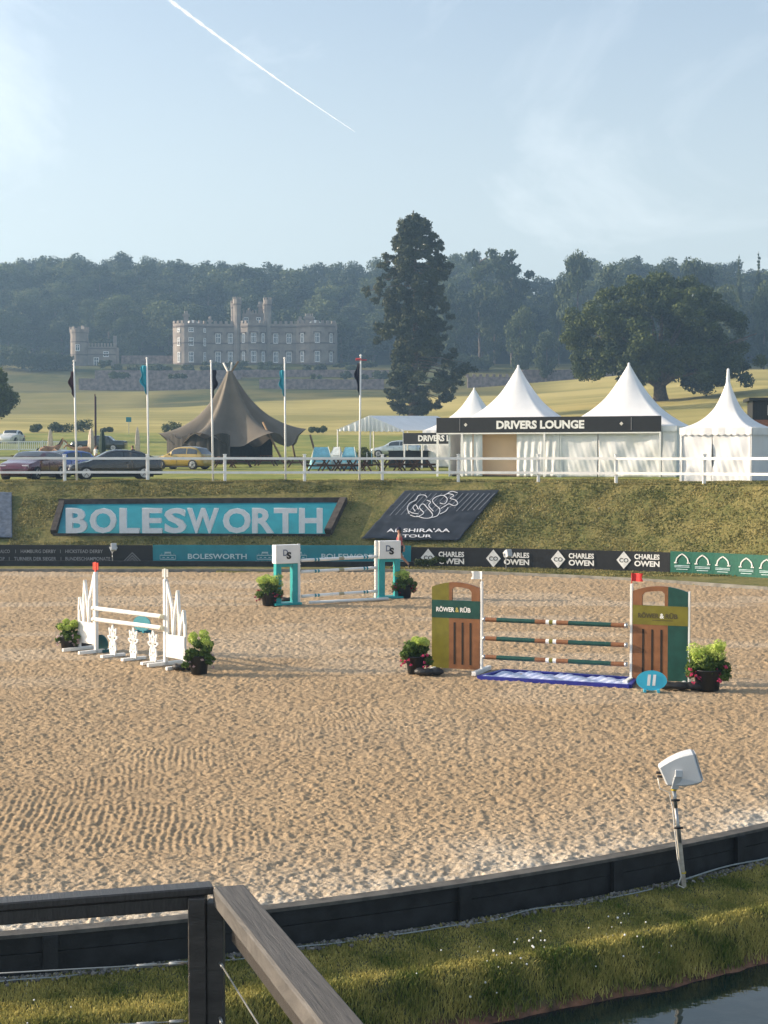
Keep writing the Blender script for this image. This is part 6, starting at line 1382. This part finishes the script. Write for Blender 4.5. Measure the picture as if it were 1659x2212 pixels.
    if cap: mb = MB(); mb.lathe((hx, 0, hz+.02*k), [(.098*k,0),(.094*k,.05*k),(.06*k,.085*k),(0,.095*k)], 14); mb.box((hx+.11*k, 0, hz+.02*k), (.11*k,.13*k,.012)); mb.build('cap', M['navy'], t0)
    mb = MB(); mb.lathe((0,0,0), [(.012,-.012),(.014,0),(.006,.02)], 6); mb.v = [(hx+.10*k+v[0], v[1], hz-.045*k+v[2]) for v in mb.v]; mb.build('nose', M['skin_'], t0)
    for sd in (-1, 1):
        mb = MB(); mb.box((hx+.088*k, sd*.030, hz-.015*k), (.010,.018,.009)); mb.build('eye', M['black'], t0); mb = MB(); mb.box((hx-.0*k, sd*.086*k, hz-.03*k), (.03,.014,.05)); mb.build('ear', M['skin_'], t0, bevel=.005)
    mb = MB(); mb.box((hx+.088*k, 0, hz-.085*k), (.008,.034,.008)); mb.build('mouth', M['redtop'], t0); return t0
b = G(863, 1229, .06); person((b.x, b.y, .07), R(180), 'woman in a red pink top, dark shorts and cap walking along the grass strip', 1.62)
x, y, z = at(207, 93); person((x, y, z), R(20), 'dark haired person in a white shirt standing behind the black fastback', 1.64, False, 'shirtw', 'navy', arms=((.15,0),(.12,0)), cap=False, long_=True)
x, y, z = at(287, 99); person((x, y, z-.05), R(170), 'dark haired person whose head shows above the roof of the black fastback', 1.62, False, 'navy', 'navy', cap=False, long_=True)
M['horse'] = mat('brown horse figure', (.20,.075,.03), .75, col2=(.42,.26,.15), vs=2.2)
def horse(c, rz, label, s=1.0, head='up'):
    t0 = thing('horse', label, 'horse', c, rz); hd = {'up': [(.98,0,1.36,.16,.11),(1.16,0,1.62,.12,.09),(1.26,0,1.80,.095,.08),(1.40,0,1.76,.09,.07),(1.62,0,1.56,.055)], 'down': [(.98,0,1.24,.16,.11),(1.22,0,1.36,.12,.09),(1.40,0,1.46,.095,.08),(1.52,0,1.42,.085,.065),(1.72,0,1.24,.055)]}[head]
    N_ = [(0,0,1.10,.29,.27),(.40,0,1.08,.28,.28),(.72,0,1.14,.25,.27)]+hd+[(-.42,0,1.14,.25,.27),(-.62,0,1.12,.16,.18),
          (.62,.16,.92,.12),(.62,.17,.55,.06),(.62,.17,.28,.042),(.62,.17,.05,.05),(.62,-.16,.92,.12),(.66,-.17,.55,.06),(.66,-.17,.28,.042),(.66,-.17,.05,.05),
          (-.46,.17,.90,.16),(-.40,.18,.66,.085),(-.58,.18,.46,.055),(-.52,.18,.06,.05),(-.46,-.17,.90,.16),(-.40,-.18,.66,.085),(-.58,-.18,.46,.055),(-.52,-.18,.06,.05)]
    E_ = [(0,1),(1,2),(2,3),(3,4),(4,5),(5,6),(6,7),(0,8),(8,9),(2,10),(10,11),(11,12),(12,13),(2,14),(14,15),(15,16),(16,17),(8,18),(18,19),(19,20),(20,21),(8,22),(22,23),(23,24),(24,25)]
    skin('body', [tuple(v*s for v in n) for n in N_], E_, M['horse'], t0)
    e = Vector(hd[2][:3])*s
    for sd in (-1, 1): mb = MB(); mb.lathe((e.x-.03, sd*.06*s, e.z+.05*s), [(.035*s,0),(.03*s,.08*s),(0,.16*s)], 8); mb.build('ear', M['horse'], t0)
    mb = MB(); mb.tube([(-.70*s,0,1.2*s),(-.86*s,0,1.0*s),(-.88*s,0,.5*s)], [.05*s,.07*s,.02*s], 8); mb.build('tail', M['hair'], t0); mb = MB(); mb.tube([(.7*s,0,1.38*s)]+[(h_[0]*s-.08*s,0,h_[2]*s+.10*s) for h_ in hd[:3]], [.05*s,.06*s,.06*s,.03*s], 8); mb.build('mane', M['hair'], t0)
    return t0
horse(at(103, 112), R(35), 'brown standing horse figure with its head raised, farthest left of the three', 1.0)
horse(at(143, 110), R(150), 'brown horse figure with pricked ears low between two others', .78, 'down')
horse(at(184, 114), R(185), 'pale patched brown horse figure seen from behind next to the person in white', .95, 'down')
# ---------------------------------------------------------------- lawn furniture
def parasol(px, d, H, m, label):
    t0 = thing('folded_parasol', label, 'parasol', at(px, d), rnd.random()); mb = MB(); mb.tube([(0,0,0), (0,0,H)], .03, 8); mb.build('pole', M['offwhite'], t0)
    n = 16; vs = []; Z_ = [(.10,H*.30),(.21,H*.36),(.20,H*.55),(.17,H*.75),(.10,H*.92),(.02,H)]
    for r_, z in Z_:
        for k in range(n): a = 2*math.pi*k/n; rr = r_*(1+.28*math.cos(a*4)); vs.append((rr*math.cos(a), rr*math.sin(a), z))
    mb = MB(); mb.add(vs, [(i*n+k, i*n+(k+1) % n, (i+1)*n+(k+1) % n, (i+1)*n+k) for i in range(len(Z_)-1) for k in range(n)], 0, True); mb.build('canopy', m, t0)
    mb = MB(); mb.lathe((0,0,0), [(.3,0),(.3,.06),(0,.08)], 12); mb.build('base', M['metal'], t0)
cr = mat('cream canvas', (.55,.47,.38), .9)
parasol(109.5, 116, 2.6, cr, 'cream folded parasol above the head of the left horse figure'); parasol(197.5, 114, 2.7, cr, 'cream folded parasol against the front of the dark classic saloon'); parasol(221.5, 112, 2.6, mat('green canvas', (.015,.035,.025), .9), 'dark green folded parasol in front of the classic saloon'); parasol(297.5, 112, 2.8, cr, 'cream folded parasol standing alone left of the tipi')
t0 = thing('thin_mast', 'thin dark mast rising beside the cream parasol', 'mast', at(206.5, 118)); mb = MB(); mb.tube([(0,0,0), (0,0,5.3)], [.06,.045], 8); mb.build('pole', M['flagbrown'], t0); mb = MB(); mb.box((.07,0,3.4), (.08,.02,3.4)); mb.build('streamer', M['flagnavy'], t0)
def barrier(px0, px1, d, h, label):
    a, b_ = Vector(at(px0, d)), Vector(at(px1, d)); t0 = thing('low_fence', label, 'fence', a); l = (b_-a); n = max(2, int(l.length/1.8)); zz = h
    for i in range(n+1): mb = MB(); p = l*(i/n); mb.box((p.x, p.y, p.z+zz/2+.05), (.10,.10,zz+.1)); mb.build('post', M['white'], t0)
    for i in range(n):
        p, q_ = l*(i/n), l*((i+1)/n); mb = MB(); mb.bar(p+Vector((.05,0,zz)), q_+Vector((-.05,0,zz)), .04, .09); mb.bar(p+Vector((.05,0,.16)), q_+Vector((-.05,0,.16)), .04, .09)
        for k in range(1, 12): v = p.lerp(q_, k/12); mb.box((v.x, v.y, zz*.5+.1+v.z), (.06,.03,zz-.1))
        mb.build('picket_panel', M['white'], t0)
barrier(-60, 143, 132, .85, 'low white picket fence crossing the lawn below the white classic car'); barrier(283, 352, 108, .65, 'short low white picket fence left of the tipi')
M['tabletim'] = mat('dark brown picnic timber', (.075,.035,.022), .8, var=.3)
tb = thing('picnic_table', 'dark brown picnic table', 'picnic table', (0,0,0))
mb = MB(); [mb.box((0, -.3+.15*k, .74), (1.7,.13,.04)) for k in range(5)]; mb.build('tabletop', M['tabletim'], tb)
for sy in (-.72, .72): mb = MB(); [mb.box((0, sy+dx, .44), (1.7,.12,.04)) for dx in (-.07, .07)]; mb.build('bench', M['tabletim'], tb)
for sx in (-.6, .6):
    for sy in (-1, 1): mb = MB(); mb.bar((sx, sy*.25, .70), (sx, sy*.72, .0), .08, .09, up=(1,0,0)); mb.build('leg', M['tabletim'], tb)
    mb = MB(); mb.box((sx+.05, 0, .38), (.05, 1.6, .09)); mb.build('cross_beam', M['tabletim'], tb)
tabs = [(690,90,'under the left turquoise shelter'),(716,92,'just left of the white cloth shelter'),(744,90,'in front of the second turquoise shelter'),(772,91,'at the foot of the rightmost flagpole'),(803,93,'in front of the small turquoise deck chair'),(848,93,'below the left end of the bar counter'),(879,94,'below the middle of the bar counter'),(912,93,'next to the lounge wall'),(640,101,'at the right foot of the tipi'),(484,101,'under the left half of the tipi skirt'),(520,103,'under the middle of the tipi skirt'),(575,106,'in the dark opening of the tipi')]
for i, (px, d, wh_) in enumerate(tabs):
    o = tb if i == 0 else dup(tb); o.location = at(px, d); o.rotation_euler = (0,0,R(90)+rnd.uniform(-.3,.3)); o['label'] = 'dark brown picnic table '+wh_; o['group'] = 'picnic tables on the lawn'
for i, (px, d) in enumerate(((10,104),(52,106),(92,104),(128,103))):
    o = dup(tb); o.location = at(px, d); o.rotation_euler = (0,0,rnd.uniform(-.2,.2)); o['label'] = ['picnic table at the far left edge of the lawn','second picnic table from the left, behind the magenta hatchback','picnic table below the leftmost horse figure','picnic table below the small horse figure with pricked ears'][i]; o['group'] = 'picnic tables on the lawn'
M['ltblue'] = mat('light turquoise canvas', (.22,.50,.62), .85, trans=.3); M['ltwhite'] = mat('white canvas', (.66,.70,.70), .85, trans=.3)
def shelter(px, d, m, label, w_=1.5, rz=0):
    t0 = thing('fabric_shelter', label, 'shelter', at(px, d), rz); h = 1.45
    mb = MB(); a = [(-w_/2,-.7,.0),(w_/2,-.7,.0),(w_/2-.12,-.45,h*.62),(-w_/2+.12,-.45,h*.62),(-w_/2+.3,.05,h),(w_/2-.25,.05,h),(-w_/2-.1,.8,0),(w_/2+.1,.8,0)]
    mb.add(a, [(3,2,5,4),(4,5,7,6),(3,4,6),(2,7,5),(0,3,6),(1,7,2)]); mb.build('canopy', m, t0); mb = MB(); mb.box((0,-.2,.40), (w_-.3,.9,.10)); mb.build('seat', M['ltwhite'], t0)
    mb = MB(); mb.add([(-w_/2+.10,-.72,.16),(w_/2-.10,-.72,.16),(w_/2-.16,-.50,h*.58),(-w_/2+.16,-.50,h*.58)], [(0,1,2,3)]); mb.build('front_panel', m, t0)
    mb = MB(); mb.prism([(-.16,-.02),(0,.05),(.16,-.02),(.04,-.16),(-.04,-.16)], .01); o = mb.build('print', M['navy'], t0); o.location = (w_*.05, -.60, h*.50)
    for s_ in (-1, 1): mb = MB(); mb.tube([(s_*w_*.48,-.72,0), (s_*(w_/2-.12),-.47,h*.62), (s_*(w_/2-.27),.05,h+.02), (s_*(w_/2+.08),.8,0)], .02, 6); mb.build('frame_tube', M['offwhite'], t0)
shelter(694, 97, M['ltblue'], 'light turquoise fabric shelter right of the tipi', 1.45, .1); shelter(727, 98, M['ltwhite'], 'white fabric shelter between the two turquoise ones', .95, -.25); shelter(755, 96.5, M['ltblue'], 'light turquoise fabric shelter behind the rightmost flagpole', 1.15, -.1)
t0 = thing('deck_chair', 'small turquoise deck chair beside the round bush', 'chair', at(803, 98)); mb = MB(); mb.bar((0,-.35,.35), (0,.35,1.05), .6, .03, up=(1,0,0)); mb.build('seat', M['ltblue'], t0); mb = MB(); [mb.bar((s_*.32,-.5,.0), (s_*.32,.4,1.1), .04, .04) for s_ in (-1,1)]; mb.build('frame', M['offwhite'], t0)
x, y, z = at(786, 100); V, F = leafcloud([(0,0,.75,.6,.95),(.3,0,.55,.45,.9),(-.3,.1,.5,.45,.9),(0,0,1.1,.4,.9)], 1500, .08, seed=55); o = npmesh('round_bush', V, F, M['shrub']); o.location = (x, y, z); tag(o, 'round green bush in a tub under the white marquee', 'bush')
t0 = thing('field_sign', 'tiny turquoise sign on a post out on the golden field', 'sign', at(279, 185)); mb = MB(); mb.box((0,0,.9), (.06,.06,1.8)); mb.build('post', M['offwhite'], t0); mb = MB(); mb.box((0,-.04,1.9), (.65,.04,.6)); mb.build('panel', M['teal'], t0)
